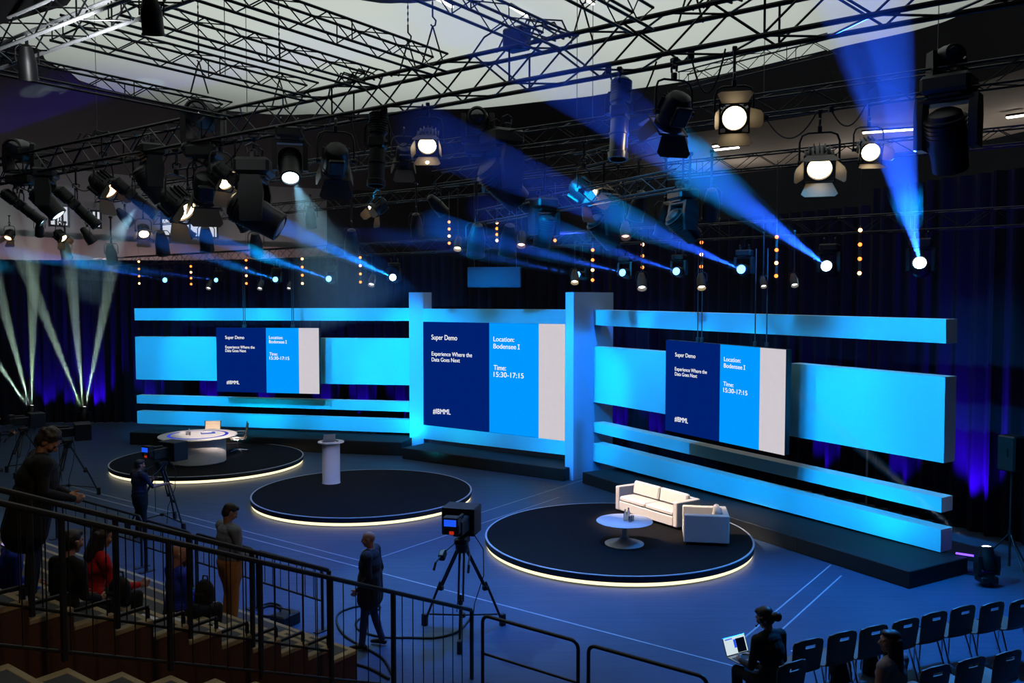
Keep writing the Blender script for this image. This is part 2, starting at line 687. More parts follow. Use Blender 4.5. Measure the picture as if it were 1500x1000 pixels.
q0 = [P(-90, 80, 11), P(-90, -90, 11), P(150, -60, 11), P(98, 8, 11), P(0, 36, 11)]
m = MB()
bk = [p + Vector((-.3, 1.0, .9)) for p in q0]
m.add(q0 + bk, [(4, 3, 2, 1, 0), (5, 6, 7, 8, 9)] + [(i, (i + 1) % 5, 5 + (i + 1) % 5, 5 + i) for i in range(5)])
struct(m.build('ceiling_baffle', BLK, smooth=0), 'black ceiling edge piece at the upper left frame corner', 'ceiling')


# ---------------------------------------------------------------- drapes
def polyline(pts, step):
    out = []
    for a, b in zip(pts, pts[1:]):
        a, b = Vector(a), Vector(b)
        n = max(1, int((b - a).length / step))
        for i in range(n):
            out.append(a + (b - a) * i / n)
    out.append(Vector(pts[-1]))
    return out


def drape(label, pts, h, amp=0.09, wl=0.42):
    pl = polyline(pts, 0.07)
    m = MB()
    vs, fs = [], []
    s = 0
    prev = pl[0]
    rr = random.Random(3)
    ph = [rr.uniform(.7, 1.3) for _ in range(400)]
    for i, p in enumerate(pl):
        s += (p - prev).length
        prev = p
        t = (pl[min(i + 1, len(pl) - 1)] - pl[max(i - 1, 0)]).normalized()
        n = Vector((-t.y, t.x))
        a = amp * ph[int(s / wl) % 400]
        o = a * math.sin(2 * PI * s / wl) + .03 * math.sin(s * 5.3)
        q = p + n * o
        vs += [(q.x, q.y, 0.02), (q.x, q.y, h * .5), (q.x, q.y, h)]
    for i in range(len(pl) - 1):
        for k in range(2):
            fs.append((3 * i + k, 3 * i + 3 + k, 3 * i + 4 + k, 3 * i + 1 + k))
    m.add(vs, fs)
    tag(m.build('stage_drape', DRAPE), label, 'curtain', 'stage drapes')


drape('long dark drape behind the two left screens', [(-27, 29), (-20.5, 36.2), (-14, 36.4), (-6, 33.6), (-2.2, 32)], 6.9)
drape('tall dark drape behind the centre screen and white fin', [(-2.1, 32), (3.2, 28.6)], 7.2)
drape('dark drape behind the set wall right of the fin', [(3.3, 28.5), (6, 26), (9, 21.7)], 7.6)
drape('black drape with blue glow behind the loudspeaker', [(9.05, 21.6), (11.6, 16.6), (14.5, 10)], 8.0)

# ---------------------------------------------------------------- the set walls
WL = (P(600, 500, 30.0), P(200, 500, 32.6))
WC = (P(620, 500, 29.4), P(828, 500, 25.6))
WR = (P(870, 500, 25.25), P(1383, 500, 16.4))


def back_n(W):
    d = W[1] - W[0]
    n = Vector((d.y, -d.x, 0)).normalized()
    return n if n.y > 0 else -n


def panel(name, label, W, quad, th, group=None, off=0.0):
    n = back_n(W)
    A, B = W[0] - n * off, W[1] - n * off
    q = [onplane(x, y, A, B) for x, y in quad]
    c = (q[0] + q[1] + q[2] + q[3]) / 4
    c.z = min(p.z for p in q)
    root = empty(name, c)
    tag(root, label, 'set wall', group)
    m = MB()
    f = [p - c for p in q]
    b = [p + n * th for p in f]
    m.add(f + b, [(0, 1, 2, 3), (4, 7, 6, 5), (0, 4, 5, 1), (1, 5, 6, 2), (2, 6, 7, 3), (3, 7, 4, 0)])
    bm_fix(m)
    m.build('flat_box', WHT, root, 0)
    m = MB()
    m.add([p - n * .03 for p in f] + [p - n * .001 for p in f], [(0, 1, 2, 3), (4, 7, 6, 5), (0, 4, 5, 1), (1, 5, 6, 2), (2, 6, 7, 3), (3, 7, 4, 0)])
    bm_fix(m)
    m.build('front_light_tint', FRONT, root, 0)  # thin face added to carry the painted blue light
    # black mounting legs behind
    m = MB()
    for k in (0.25, 0.75):
        p = (f[3] * (1 - k) + f[2] * k) + n * (th + 0.06)
        pt = (f[0] * (1 - k) + f[1] * k) + n * (th + 0.06)
        m.cyl(p + Vector((0, 0, -.0)), pt, 0.03)
    m.build('rear_bracket', TRS, root)
    return root


FRONT = mat('front_blue_light_tint', (.22, .74, .9), 0.6, 0, 0.04, 1.2, srgb=False)  # white panel fronts, with the blue of the stage light put into the colour


def bm_fix(m):
    # orient faces outward from the centroid
    c = Vector((0, 0, 0))
    for v in m.v:
        c += Vector(v)
    c /= len(m.v)
    for i, f in enumerate(m.f):
        a, b, d = Vector(m.v[f[0]]), Vector(m.v[f[1]]), Vector(m.v[f[2]])
        fc = sum((Vector(m.v[k]) for k in f), Vector()) / len(f)
        if (b - a).cross(d - b).dot(fc - c) < 0:
            m.f[i] = tuple(reversed(f))


gl, gr = 'set panels of the wing behind the desk', 'set panels of the wing behind the sofa'
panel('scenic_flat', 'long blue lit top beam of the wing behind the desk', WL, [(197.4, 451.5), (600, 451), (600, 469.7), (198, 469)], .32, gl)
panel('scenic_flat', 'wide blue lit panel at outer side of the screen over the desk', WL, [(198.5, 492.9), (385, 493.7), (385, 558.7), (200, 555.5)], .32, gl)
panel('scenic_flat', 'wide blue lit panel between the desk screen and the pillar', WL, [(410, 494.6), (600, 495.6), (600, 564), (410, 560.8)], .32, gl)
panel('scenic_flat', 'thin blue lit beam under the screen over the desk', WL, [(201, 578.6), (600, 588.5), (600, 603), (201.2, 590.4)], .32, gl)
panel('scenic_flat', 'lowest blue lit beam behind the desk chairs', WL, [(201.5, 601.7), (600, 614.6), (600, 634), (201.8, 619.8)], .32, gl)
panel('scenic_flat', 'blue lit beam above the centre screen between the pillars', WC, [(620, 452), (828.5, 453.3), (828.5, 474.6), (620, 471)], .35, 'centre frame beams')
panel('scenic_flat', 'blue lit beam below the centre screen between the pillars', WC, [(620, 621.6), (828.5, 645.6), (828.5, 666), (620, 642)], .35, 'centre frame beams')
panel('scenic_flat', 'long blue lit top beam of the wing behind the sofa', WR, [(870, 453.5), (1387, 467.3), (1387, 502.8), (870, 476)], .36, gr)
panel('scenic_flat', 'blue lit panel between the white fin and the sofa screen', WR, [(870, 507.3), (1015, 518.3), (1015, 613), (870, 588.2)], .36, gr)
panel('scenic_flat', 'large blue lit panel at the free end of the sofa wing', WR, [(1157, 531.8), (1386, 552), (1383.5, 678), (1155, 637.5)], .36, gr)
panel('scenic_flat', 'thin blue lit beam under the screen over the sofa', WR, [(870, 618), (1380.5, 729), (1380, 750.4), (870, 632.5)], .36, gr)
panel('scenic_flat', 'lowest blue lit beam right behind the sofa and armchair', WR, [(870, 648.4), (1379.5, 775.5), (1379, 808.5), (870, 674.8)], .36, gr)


FINM = mat('fin_blue_light_tint', (.36, .56, .92), 0.6, 0, 0.04, 1.2, srgb=False)  # white pillars tinted: blue stage light painted into their colour


def fin(label, p0, d1, w, d2, L, z0, z1):
    root = thing('scenic_fin', label, 'pillar', p0, 0, 'white pillars of the set')
    a = Vector((0, 0, 0))
    b = a + d1 * w
    c = b + d2 * L
    e = a + d2 * L
    m = MB()
    z0, z1 = Vector((0, 0, z0)), Vector((0, 0, z1))
    m.add([a + z0, b + z0, c + z0, e + z0, a + z1, b + z1, c + z1, e + z1],
          [(3, 2, 1, 0), (4, 5, 6, 7), (0, 1, 5, 4), (1, 2, 6, 5), (2, 3, 7, 6), (3, 0, 4, 7)])
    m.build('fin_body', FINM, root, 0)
    m = MB()
    q = (a + b + c + e) / 4
    m.box(q + Vector((0, 0, z0.z + .03)), (.2, .2, .06))
    m.build('foot_plate', TRS, root, 0)


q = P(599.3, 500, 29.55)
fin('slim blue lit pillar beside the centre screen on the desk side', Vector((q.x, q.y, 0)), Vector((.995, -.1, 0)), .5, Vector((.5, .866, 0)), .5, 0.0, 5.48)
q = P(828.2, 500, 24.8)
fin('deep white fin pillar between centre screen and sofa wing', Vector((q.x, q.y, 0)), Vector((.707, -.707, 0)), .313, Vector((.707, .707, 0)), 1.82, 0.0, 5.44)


# plinths
def plinth(label, a, b, h, depth):
    a, b = Vector(a), Vector(b)
    d = (b - a).normalized()
    n = Vector((d.y, -d.x, 0))
    if n.y < 0:
        n = -n
    L = (b - a).length
    c = (a + b) / 2 + n * depth / 2
    root = thing('set_plinth', label, 'plinth', (c.x, c.y, 0), math.atan2(d.y, d.x), 'black plinths under the set walls')
    m = MB()
    m.box((0, 0, h / 2), (L, depth, h), ch=.015)
    m.build('plinth_box', PLB, root)
    m = MB()
    for x in (-.25, .25):
        m.box((L * x, -depth / 2 - .003, h / 2), (.012, .008, h * .96))
    m.build('joint_strip', BLK, root, 0)


plinth('long black plinth under the wing behind the desk', G(190, 651), G(588, 667.5), .45, 1.7)
plinth('black plinth under the centre screen', G(589, 671.5), G(826, 705), .36, 1.3)
_o = back_n(WR) * .07
plinth('long black plinth running behind the sofa', G(850, 708) + _o, G(1329, 863.5) + _o, .32, 1.75)

# ---------------------------------------------------------------- screens
def text_mesh(body):
    cu = bpy.data.curves.new('lettering', 'FONT')
    cu.body = body
    cu.extrude = 0.0
    cu.offset = 0.0
    o = bpy.data.objects.new('lettering', cu)
    COL.objects.link(o)
    dg = bpy.context.evaluated_depsgraph_get()
    me = bpy.data.meshes.new_from_object(o.evaluated_get(dg))
    bpy.data.objects.remove(o)
    bpy.data.curves.remove(cu)
    v = [tuple(p.co) for p in me.vertices]
    f = [tuple(p.vertices) for p in me.polygons]
    bpy.data.meshes.remove(me)
    m = MB()
    for k in (-.011, 0, .011):          # three close strokes give the lettering its weight
        m.add([(x + k, y, z) for x, y, z in v], f)
    if body.endswith(' I'):             # the slab serifs of the capital I
        xm = max(p[0] for p in v)
        for y in (.035, .665):
            m.add([(xm - .24, y - .035, 0), (xm + .14, y - .035, 0), (xm + .14, y + .035, 0), (xm - .24, y + .035, 0)], [(0, 1, 2, 3)])
    return m.mesh('lettering', SC_TEXT, 0)


def screen(label, W, quad, b1, b2, texts, off, th, wires=None):
    n = back_n(W)
    A, B = W[0] - n * off, W[1] - n * off
    q = [onplane(x, y, A, B) for x, y in quad]
    org = q[3]
    ax = (q[2] - q[3])
    ax.z = 0
    ax.normalize()
    root = thing('led_screen', label, 'screen', org, math.atan2(ax.y, ax.x), 'slide screens on the set')

    def loc(px, py):
        p = onplane(px, py, A, B) - org
        return p.dot(ax), p.z
    qq = [loc(*c) for c in quad]

    def lerp(c0, c1, x):
        t = (x - c0[0]) / (c1[0] - c0[0])
        return (x, c0[1] + (c1[1] - c0[1]) * t)
    # body
    m = MB()
    f = [Vector((x, 0.0, z)) for x, z in qq]
    b = [p + Vector((0, th, 0)) for p in f]
    m.add(f + b, [(0, 1, 2, 3), (4, 7, 6, 5), (0, 4, 5, 1), (1, 5, 6, 2), (2, 6, 7, 3), (3, 7, 4, 0)])
    bm_fix(m)
    m.build('screen_cabinet', BLK, root, 0)
    xs = [qq[0][0], loc(b1, (quad[0][1] + quad[3][1]) / 2)[0], loc(b2, (quad[0][1] + quad[3][1]) / 2)[0], qq[1][0]]
    for i, (nm, mt) in enumerate((('navy_field', SC_NAVY), ('blue_field', SC_BLUE), ('grey_field', SC_GREY))):
        a0, a1 = lerp(qq[0], qq[1], xs[i]), lerp(qq[0], qq[1], xs[i + 1])
        c0, c1 = lerp(qq[3], qq[2], xs[i]), lerp(qq[3], qq[2], xs[i + 1])
        m = MB()
        m.add([(a0[0], -.012, a0[1]), (a1[0], -.012, a1[1]), (c1[0], -.012, c1[1]), (c0[0], -.012, c0[1])], [(0, 3, 2, 1)])
        o = m.build(nm, mt, root, 0)
    for body, x0, y0, x1, y1, cpx in texts:
        a, c = loc(x0, y0), loc(x1, y1)
        me = text_mesh(body)
        xsz = [v.co.x for v in me.vertices]
        w0, w1 = min(xsz), max(xsz)
        wd = math.hypot(c[0] - a[0], 0)
        k = wd / (w1 - w0)
        slope = (c[1] - a[1]) / max(.01, c[0] - a[0])
        kz = (loc(x0, y0 - cpx)[1] - a[1]) / .70
        for v in me.vertices:
            x = (v.co.x - w0) * k
            z = v.co.y * kz
            v.co = (a[0] + x, -.02, a[1] + z + x * slope)
        me.materials.clear()
        me.materials.append(SC_TEXT)
        me.update()
        inst('lettering', me, root)
    if wires:
        for px, pz in wires:
            x, z = lerp(qq[0], qq[1], loc(px, quad[0][1])[0])
            m = MB()
            m.cyl((x, th * .5, z - .01), (x, th * .5, z + pz), .012, n=6)
            m.box((x, th * .5, z + .05), (.08, .06, .14), ch=.01)
            m.build('hanging_cable', WIRE, root)
    return root


# (text, left px, baseline py, right px, baseline py at right)
screen('large centre slide screen between the pillars', WC, [(620.2, 471), (828.3, 474.6), (828.3, 645.6), (620.2, 621.6)], 717.1, 789.5, [
    ('Super Demo', 632.6, 497, 670.3, 498.3, 7.2), ('Experience Where the', 632.9, 520.5, 692.1, 523, 6), ('Data Goes Next', 632.9, 529, 674.3, 530.6, 5.8),
    ('#IBMML', 634.7, 605.5, 660.6, 607, 7.6), ('Location:', 723.4, 499.6, 753.8, 500.6, 7), ('Bodensee I', 723.4, 510, 762.1, 511.6, 7),
    ('Time:', 723.7, 541.4, 741.8, 542.3, 7.2), ('15:30-17:15', 723.7, 551.5, 767.7, 554, 7.4)], 0.03, 0.2)
screen('slide screen hung over the round desk', WL, [(316.8, 479.8), (467.1, 480.4), (467.4, 576.7), (318, 573.3)], 390.3, 438.2, [
    ('Super Demo', 330.3, 496.2, 358.2, 496.4, 4.8), ('Experience Where the', 330.6, 510, 373.5, 510.5, 4.2), ('Data Goes Next', 330.6, 515.2, 360.9, 515.7, 4.2),
    ('#IBMML', 332.4, 562.1, 351, 562.5, 5.2), ('Location:', 394.5, 496.2, 414.9, 496.6, 4.7), ('Bodensee I', 394.5, 502.4, 420.6, 502.9, 4.7),
    ('Time:', 395.1, 520.3, 407.1, 520.6, 4.7), ('15:30-17:15', 395.1, 526.4, 424.2, 527, 4.8)], 0.8, 0.16, [(355, 2.1), (357.5, 2.1), (426, 2.1), (428.5, 2.1)])
screen('slide screen hung over the sofa and low table', WR, [(976, 497.6), (1152, 512), (1147.8, 666.4), (974.5, 629.5)], 1055, 1113.5, [
    ('Super Demo', 989.8, 521.8, 1019.6, 524.5, 5.9), ('Experience Where the', 989.4, 542.3, 1036.4, 547.5, 5.3), ('Data Goes Next', 989.4, 549.6, 1022, 553.2, 5.2),
    ('#IBMML', 989, 616.5, 1008.6, 620, 7.2), ('Location:', 1061.4, 528.6, 1085.8, 531, 6.4), ('Bodensee I', 1061.2, 538, 1092.6, 541.5, 6.4),
    ('Time:', 1060.4, 564.5, 1075.4, 567, 6.4), ('15:30-17:15', 1060.4, 573.8, 1095.6, 579, 6.6)], 0.85, 0.18, [(1018, 2.2), (1024, 2.2), (1102, 2.2), (1119, 2.2)])
# ---------------------------------------------------------------- round stages
ZS = 0.22


def stage(label, c, r):
    root = thing('round_stage', label, 'stage', c, 0, 'round stages with lit rims')
    n = 96
    m = MB()
    m.lathe([(r - .12, 0), (r - .12, .1), (r, .1), (r, ZS - .02), (r - .01, ZS - .012), (r - .03, ZS - .01)], n)
    m.build('platform', BLK, root, 25)
    m = MB()
    m.lathe([(r - .035, ZS - .012), (r - .035, ZS)], n)
    m.build('carpet_top', CARPET, root, 25)
    m = MB()
    m.lathe([(r - .035, ZS - .012), (r + .004, ZS - .012), (r + .004, ZS + .003), (r - .035, ZS + .003)], n, cap=False)
    m.build('edge_trim', TRIMW, root, 25)
    m = MB()
    m.tube([((r - .06) * math.cos(2 * PI * i / n), (r - .06) * math.sin(2 * PI * i / n), .058) for i in range(n)], .042, 8, closed=True)
    m.build('led_strip', L_STRIP, root)


DR = G(0, 0, 0) if False else None
c_right = Vector((2.25, 18.08, 0))
c_mid = Vector((-3.90, 22.27, 0))
c_left = Vector((-9.58, 26.9, 0))
stage('round black stage carrying the sofa and low table', c_right, 2.82)
stage('round black stage carrying only the white lectern column', c_mid, 2.84)
stage('round black stage carrying the white desk', c_left, 2.9)

# ---------------------------------------------------------------- sofa set
Z3 = Vector((0, 0, ZS))


def sofa_like(name, label, cat, org, yaw, W, D, Hh, seats, arm=.13):
    """local: front faces -y, width along x, origin at the centre of the footprint"""
    root = thing(name, label, cat, org + Z3, yaw)
    fz = .05
    for s in (-1, 1):
        m = MB()
        m.box((s * (W / 2 - arm / 2), 0, fz + (Hh - fz) / 2), (arm, D, Hh - fz), ch=.018)
        m.build('armrest', LEA, root)
    m = MB()
    m.box((0, D / 2 - arm / 2, fz + (Hh - fz) / 2), (W - 2 * arm - .004, arm, Hh - fz), ch=.018)
    m.build('backrest', LEA, root)
    m = MB()
    m.box((0, -arm / 2, fz + .11), (W - 2 * arm - .004, D - arm - .01, .22), ch=.015)
    m.build('seat_base', LEA, root)
    sw = (W - 2 * arm) / seats
    for i in range(seats):
        x = -W / 2 + arm + sw * (i + .5)
        m = MB()
        m.box((x, -arm / 2 - .005, fz + .22 + .055), (sw - .012, D - arm - .02, .11), ch=.03)
        m.build('seat_cushion', LEA, root)
        m = MB()
        M = Matrix.Rotation(R(-10), 3, 'X')
        m.box((x, D / 2 - arm - .1, fz + .34 + .15), (sw - .02, .12, .32), M, ch=.035)
        m.build('back_cushion', LEA, root)
    for sx in (-1, 1):
        for sy in (-1, 1):
            m = MB()
            m.cyl((sx * (W / 2 - .09), sy * (D / 2 - .09), 0), (sx * (W / 2 - .09), sy * (D / 2 - .09), fz + .01), .025, n=10)
            m.build('foot', CHR, root)
    return root


s0 = G(901, 748, ZS)
s1 = G(991, 776.5, ZS)
sd = (s1 - s0)
sl = sd.length
sd.normalize()
sn = Vector((-sd.y, sd.x, 0))
sc = (s0 + s1) / 2 + sn * .36
sofa_like('sofa', 'white leather two seat box sofa facing the low round table', 'sofa', Vector((sc.x, sc.y, 0)), math.atan2(sd.y, sd.x), sl, .72, .6, 2)
a0 = G(1001.5, 797.5, ZS)
a1 = G(1068.5, 800.5, ZS)
ad = (a1 - a0).normalized()
an = Vector((-ad.y, ad.x, 0))
D = (a1 - a0).length
ac = (a0 + a1) / 2 + an * .44
sofa_like('armchair', 'white leather box armchair seen from its side beside the sofa', 'armchair', Vector((ac.x, ac.y, 0)), math.atan2(ad.y, ad.x) - PI / 2, .88, D, .62, 1)

tb = G(914.5, 796, ZS)
root = thing('low_table', 'round white pedestal table in front of the sofa', 'table', tb)
m = MB()
m.lathe([(.40, 0), (.40, .012), (.34, .03), (.2, .06), (.09, .12), (.055, .2), (.05, .3), (.065, .38), (.12, .435), (.13, .445)], 40)
m.build('pedestal', WLAC, root)
m = MB()
m.lathe([(.5, .445), (.57, .462), (.575, .472), (.565, .482), (0, .482)], 56)
m.build('table_top', WLAC, root, 50)
tz = tb.z + .482


def bottle(label, p, h=.24):
    root = thing('water_bottle', label, 'bottle', p)
    m = MB()
    m.lathe([(.032, 0), (.034, .02), (.034, h * .6), (.015, h * .8), (.014, h * .95)], 16)
    m.build('bottle_glass', GLS, root)
    m = MB()
    m.lathe([(.017, h * .94), (.017, h), (0, h)], 12)
    m.build('cap', ALU, root)


def tumbler(label, p, cat='glass'):
    root = thing('drinking_glass', label, cat, p)
    m = MB()
    m.lathe([(.03, 0), (.036, .11), (.033, .11), (.028, .012), (0, .012)], 16)
    m.build('glass_wall', GLS, root)


d0 = tb + Vector((0, 0, .482))
bottle('clear water bottle nearer the sofa on the low table', d0 + Vector((.09, .06, 0)), .25)
bottle('clear water bottle left of its twin on the low table', d0 + Vector((.015, .0, 0)), .23)
tumbler('tumbler on the low table right beside the bottles', d0 + Vector((.16, -.02, 0)))
tumbler('tumbler standing in front of the bottles on the low table', d0 + Vector((.1, -.1, 0)))

# ---------------------------------------------------------------- desk
dk = Vector((-9.72, 26.35, ZS))
root = thing('presenter_desk', 'round white presenter desk with overhanging top on drum base', 'desk', dk)
m = MB()
m.lathe([(.80, 0), (.82, .02), (.82, .76), (.8, .79)], 64)
m.build('drum_base', WLAC, root, 40)
m = MB()
m.lathe([(.8, .78), (1.12, .79), (1.165, .81), (1.165, .825), (1.15, .835), (.9, .836)], 72)
m.build('table_top', WLAC, root, 40)
m = MB()
m.lathe([(.9, .832), (.9, .838), (.8, .839)], 72)
m.build('lit_ring', L_DESK, root, 40)
m = MB()
m.lathe([(.80, .834), (.80, .842), (0, .842)], 64)
m.build('inner_top', WLAC, root, 40)
dt = dk + Vector((0, 0, .842))
for i, (x, y, a, lab) in enumerate(((-.55, .35, .3, 'white sheet at the far edge of the desk'), (-.2, .45, -.2, 'white sheet in front of the desk chair'))):
    root = thing('paper_sheet', lab, 'paper', dt + Vector((x, y, .0)), a)
    m = MB()
    m.box((0, 0, .004), (.3, .42, .008), ch=.002)
    m.build('sheet', PAPER, root, 0)
root = thing('paper_stack', 'blue topped folder on the round desk', 'folder', dt + Vector((.22, .25, 0)), .4)
m = MB(); m.box((0, 0, .01), (.42, .3, .02), ch=.004); m.build('folder_cover', mat('folder_blue', (50, 80, 170), .5), root, 0)
m = MB(); m.box((-.05, .05, .03), (.3, .21, .02), Matrix.Rotation(.2, 3, 'Z'), ch=.003); m.build('loose_sheets', PAPER, root, 0)
tumbler('left tumbler on the round desk', dt + Vector((-.3, -.12, 0)))
tumbler('dark filled tumbler on the round desk', dt + Vector((-.18, -.2, 0)))
bottle('small carafe between the desk tumblers', dt + Vector((-.26, -.02, 0)), .19)


def office_chair(label, p, yaw):
    root = thing('office_chair', label, 'chair', p, yaw, 'office chairs at the desk')
    m = MB()
    for i in range(5):
        a = 2 * PI * i / 5 + .3
        e = Vector((.3 * math.cos(a), .3 * math.sin(a), .065))
        m.tube([(0, 0, .1), e * .5 + Vector((0, 0, .05)), e], [.028, .022, .016], 8)
    m.build('star_base', CHR, root)
    for i in range(5):
        a = 2 * PI * i / 5 + .3
        m = MB()
        m.cyl((.3 * math.cos(a) - .012, .3 * math.sin(a), .03), (.3 * math.cos(a) + .012, .3 * math.sin(a), .03), .03, n=12)
        m.build('caster', BLK, root)
    m = MB()
    m.cyl((0, 0, .09), (0, 0, .42), .026)
    m.build('gas_column', CHR, root)
    # shell, front is -y
    prof = [(-.24, .455), (-.2, .462), (-.05, .45), (.12, .445), (.2, .47), (.24, .54), (.26, .66), (.29, .82), (.31, .97)]
    for nm, rng in (('seat', prof[:6]), ('backrest', prof[5:])):
        m = MB()
        pts = []
        for (y0, z0), (y1, z1) in zip(rng, rng[1:]):
            for k in range(6):
                pts.append((y0 + (y1 - y0) * k / 6, z0 + (z1 - z0) * k / 6))
        pts.append(rng[-1])
        vs = []
        for i, (y, z) in enumerate(pts):
            b = .008 if i % 3 == 0 else 0
            for s in (-.235, .235):
                vs.append((s, y - b * .7, z + b))
            for s in (.235, -.235):
                vs.append((s, y + .02, z - .018))
        fs = []
        for i in range(len(pts) - 1):
            for k in range(4):
                fs.append((4 * i + k, 4 * i + 4 + k, 4 * i + 4 + (k + 1) % 4, 4 * i + (k + 1) % 4))
        fs += [(0, 1, 2, 3), (4 * len(pts) - 1, 4 * len(pts) - 2, 4 * len(pts) - 3, 4 * len(pts) - 4)]
        m.add(vs, fs)
        m.build(nm, MESHB, root, 20)
    for s in (-1, 1):
        m = MB()
        m.tube([(s * .25, -.23, .455), (s * .25, .18, .45), (s * .25, .25, .6), (s * .25, .32, .98)], .014, 8)
        m.tube([(s * .26, .1, .45), (s * .27, -.1, .5), (s * .27, -.12, .64), (s * .27, .1, .66), (s * .25, .26, .65)], .012, 8)
        m.build('armrest', CHR, root)
    return root


q = G(312, 652, ZS)
office_chair('beige ribbed office chair behind the desk facing the camera', Vector((-9.93, 28.1, ZS)), R(8))
office_chair('beige ribbed office chair turned sideways at the end of the desk', Vector((-9.0, 27.95, ZS)), R(-68))

# ---------------------------------------------------------------- lectern
lc = G(483.1, 709, ZS) + Vector((0, .2, 0))
root = thing('lectern', 'white cylindrical lectern column with round top', 'lectern', lc)
m = MB()
m.lathe([(.25, 0), (.245, .012), (.24, .03), (.24, 1.1)], 48)
m.build('column', WLAC, root, 40)
m = MB()
m.lathe([(.3, 1.1), (.352, 1.108), (.356, 1.125), (.35, 1.14), (0, 1.14)], 56)
m.build('round_top', WLAC, root, 40)
lt = lc + Vector((0, 0, 1.14))


def laptop(label, p, yaw, open_deg=110, scr=None, wd=.33, over=None):
    root = thing('laptop', label, 'laptop', p, yaw)
    m = MB()
    m.box((0, 0, .009), (wd, .23, .016), ch=.004)
    m.build('base', ALU, root)
    m = MB()
    m.box((0, .0, .0185), (wd * .86, .1, .003))
    m.build('keyboard', BLK, root, 0)
    lid = empty('lid', (0, .112, .016), rot=(R(90 - open_deg) if False else R(-(open_deg - 90)), 0, 0))
    lid.parent = root
    m = MB()
    m.box((0, .004, .11), (wd, .008, .22), ch=.003)
    m.build('lid_shell', ALU, lid)
    m = MB()
    m.box((0, -.0015, .112), (wd * .94, .003, .2))
    m.build('screen_glass', scr or BLK, lid, 0)
    if over:
        for (x, z, w, h, mt) in over:
            m = MB()
            m.box((x, -.004, z), (w, .002, h))
            m.build('screen_block', mt, lid, 0)
    return root


laptop('open silver laptop on the white lectern', lt + Vector((-.08, .0, 0)), R(25 + 180), 112)
root = thing('presenter_remote', 'small black remote on the lectern top', 'remote', lt + Vector((.16, .02, 0)), .6)
m = MB(); m.box((0, 0, .012), (.05, .13, .022), ch=.008); m.build('remote_body', BLK, root)
m = MB(); m.lathe([(.015, .022), (.015, .026), (0, .026)], 12); m.build('button', STL, root)
root = thing('computer_mouse', 'black mouse beside the remote on the lectern', 'mouse', lt + Vector((.09, .1, 0)), .3)
m = MB(); m.ball((0, 0, .012), (.03, .05, .02), 14); m.build('mouse_shell', BLK, root)
m = MB(); m.cyl((-.004, .02, .031), (.004, .02, .031), .007, n=10); m.build('wheel', STL, root)

# ---------------------------------------------------------------- loudspeaker on stand, hung panel
q = G(1478, 836)
root = thing('speaker_stand', 'thin black stand pole holding the loudspeaker', 'stand', q)
m = MB(); m.cyl((0, 0, .1), (0, 0, 1.95), .022); m.build('pole', BLK, root)
for i in range(3):
    a = 2 * PI * i / 3 + .5
    m = MB(); m.cyl((0, 0, .75), (.55 * math.cos(a), .55 * math.sin(a), .02), .014); m.build('leg', BLK, root)
m = MB(); m.cyl((0, 0, .7), (0, 0, .8), .04); m.build('collar', BLK, root)
root = thing('loudspeaker', 'black loudspeaker on a pole before the blue lit drape', 'speaker', q + Vector((0, 0, 1.95)), R(25))
m = MB(); m.box((0, 0, .34), (.4, .36, .68), ch=.03); m.build('cabinet', BLK, root)
m = MB(); m.box((0, -.185, .34), (.36, .012, .62), ch=.004); m.build('grille', STL, root)
m = MB(); m.tube([(-.21, -.05, .3), (-.235, -.05, .3), (-.235, -.05, .44), (-.21, -.05, .44)], .012); m.build('handle', BLK, root)

PANB = mat('hung_panel_blue', (40, 46, 72), 0.5, 0, 0.05)
q = P(724, 391, 24)
root = thing('hanging_monitor', 'flat blue grey box panel hung above the centre screen', 'panel', Vector((q.x, q.y, P(724, 421, 24).z)), R(-4))
hh = q.z - P(724, 421, 24).z
m = MB(); m.box((0, 0, hh / 2), (1.49, .16, hh), ch=.012); m.build('panel_box', PANB, root)
m = MB(); m.box((0, -.082, hh / 2), (1.42, .008, hh * .9)); m.build('panel_front', PANB, root, 0)
for x in (-.56, .62):
    m = MB(); m.cyl((x, 0, hh), (x, 0, 3.0), .008, n=6); m.build('hanging_cable', WIRE, root)


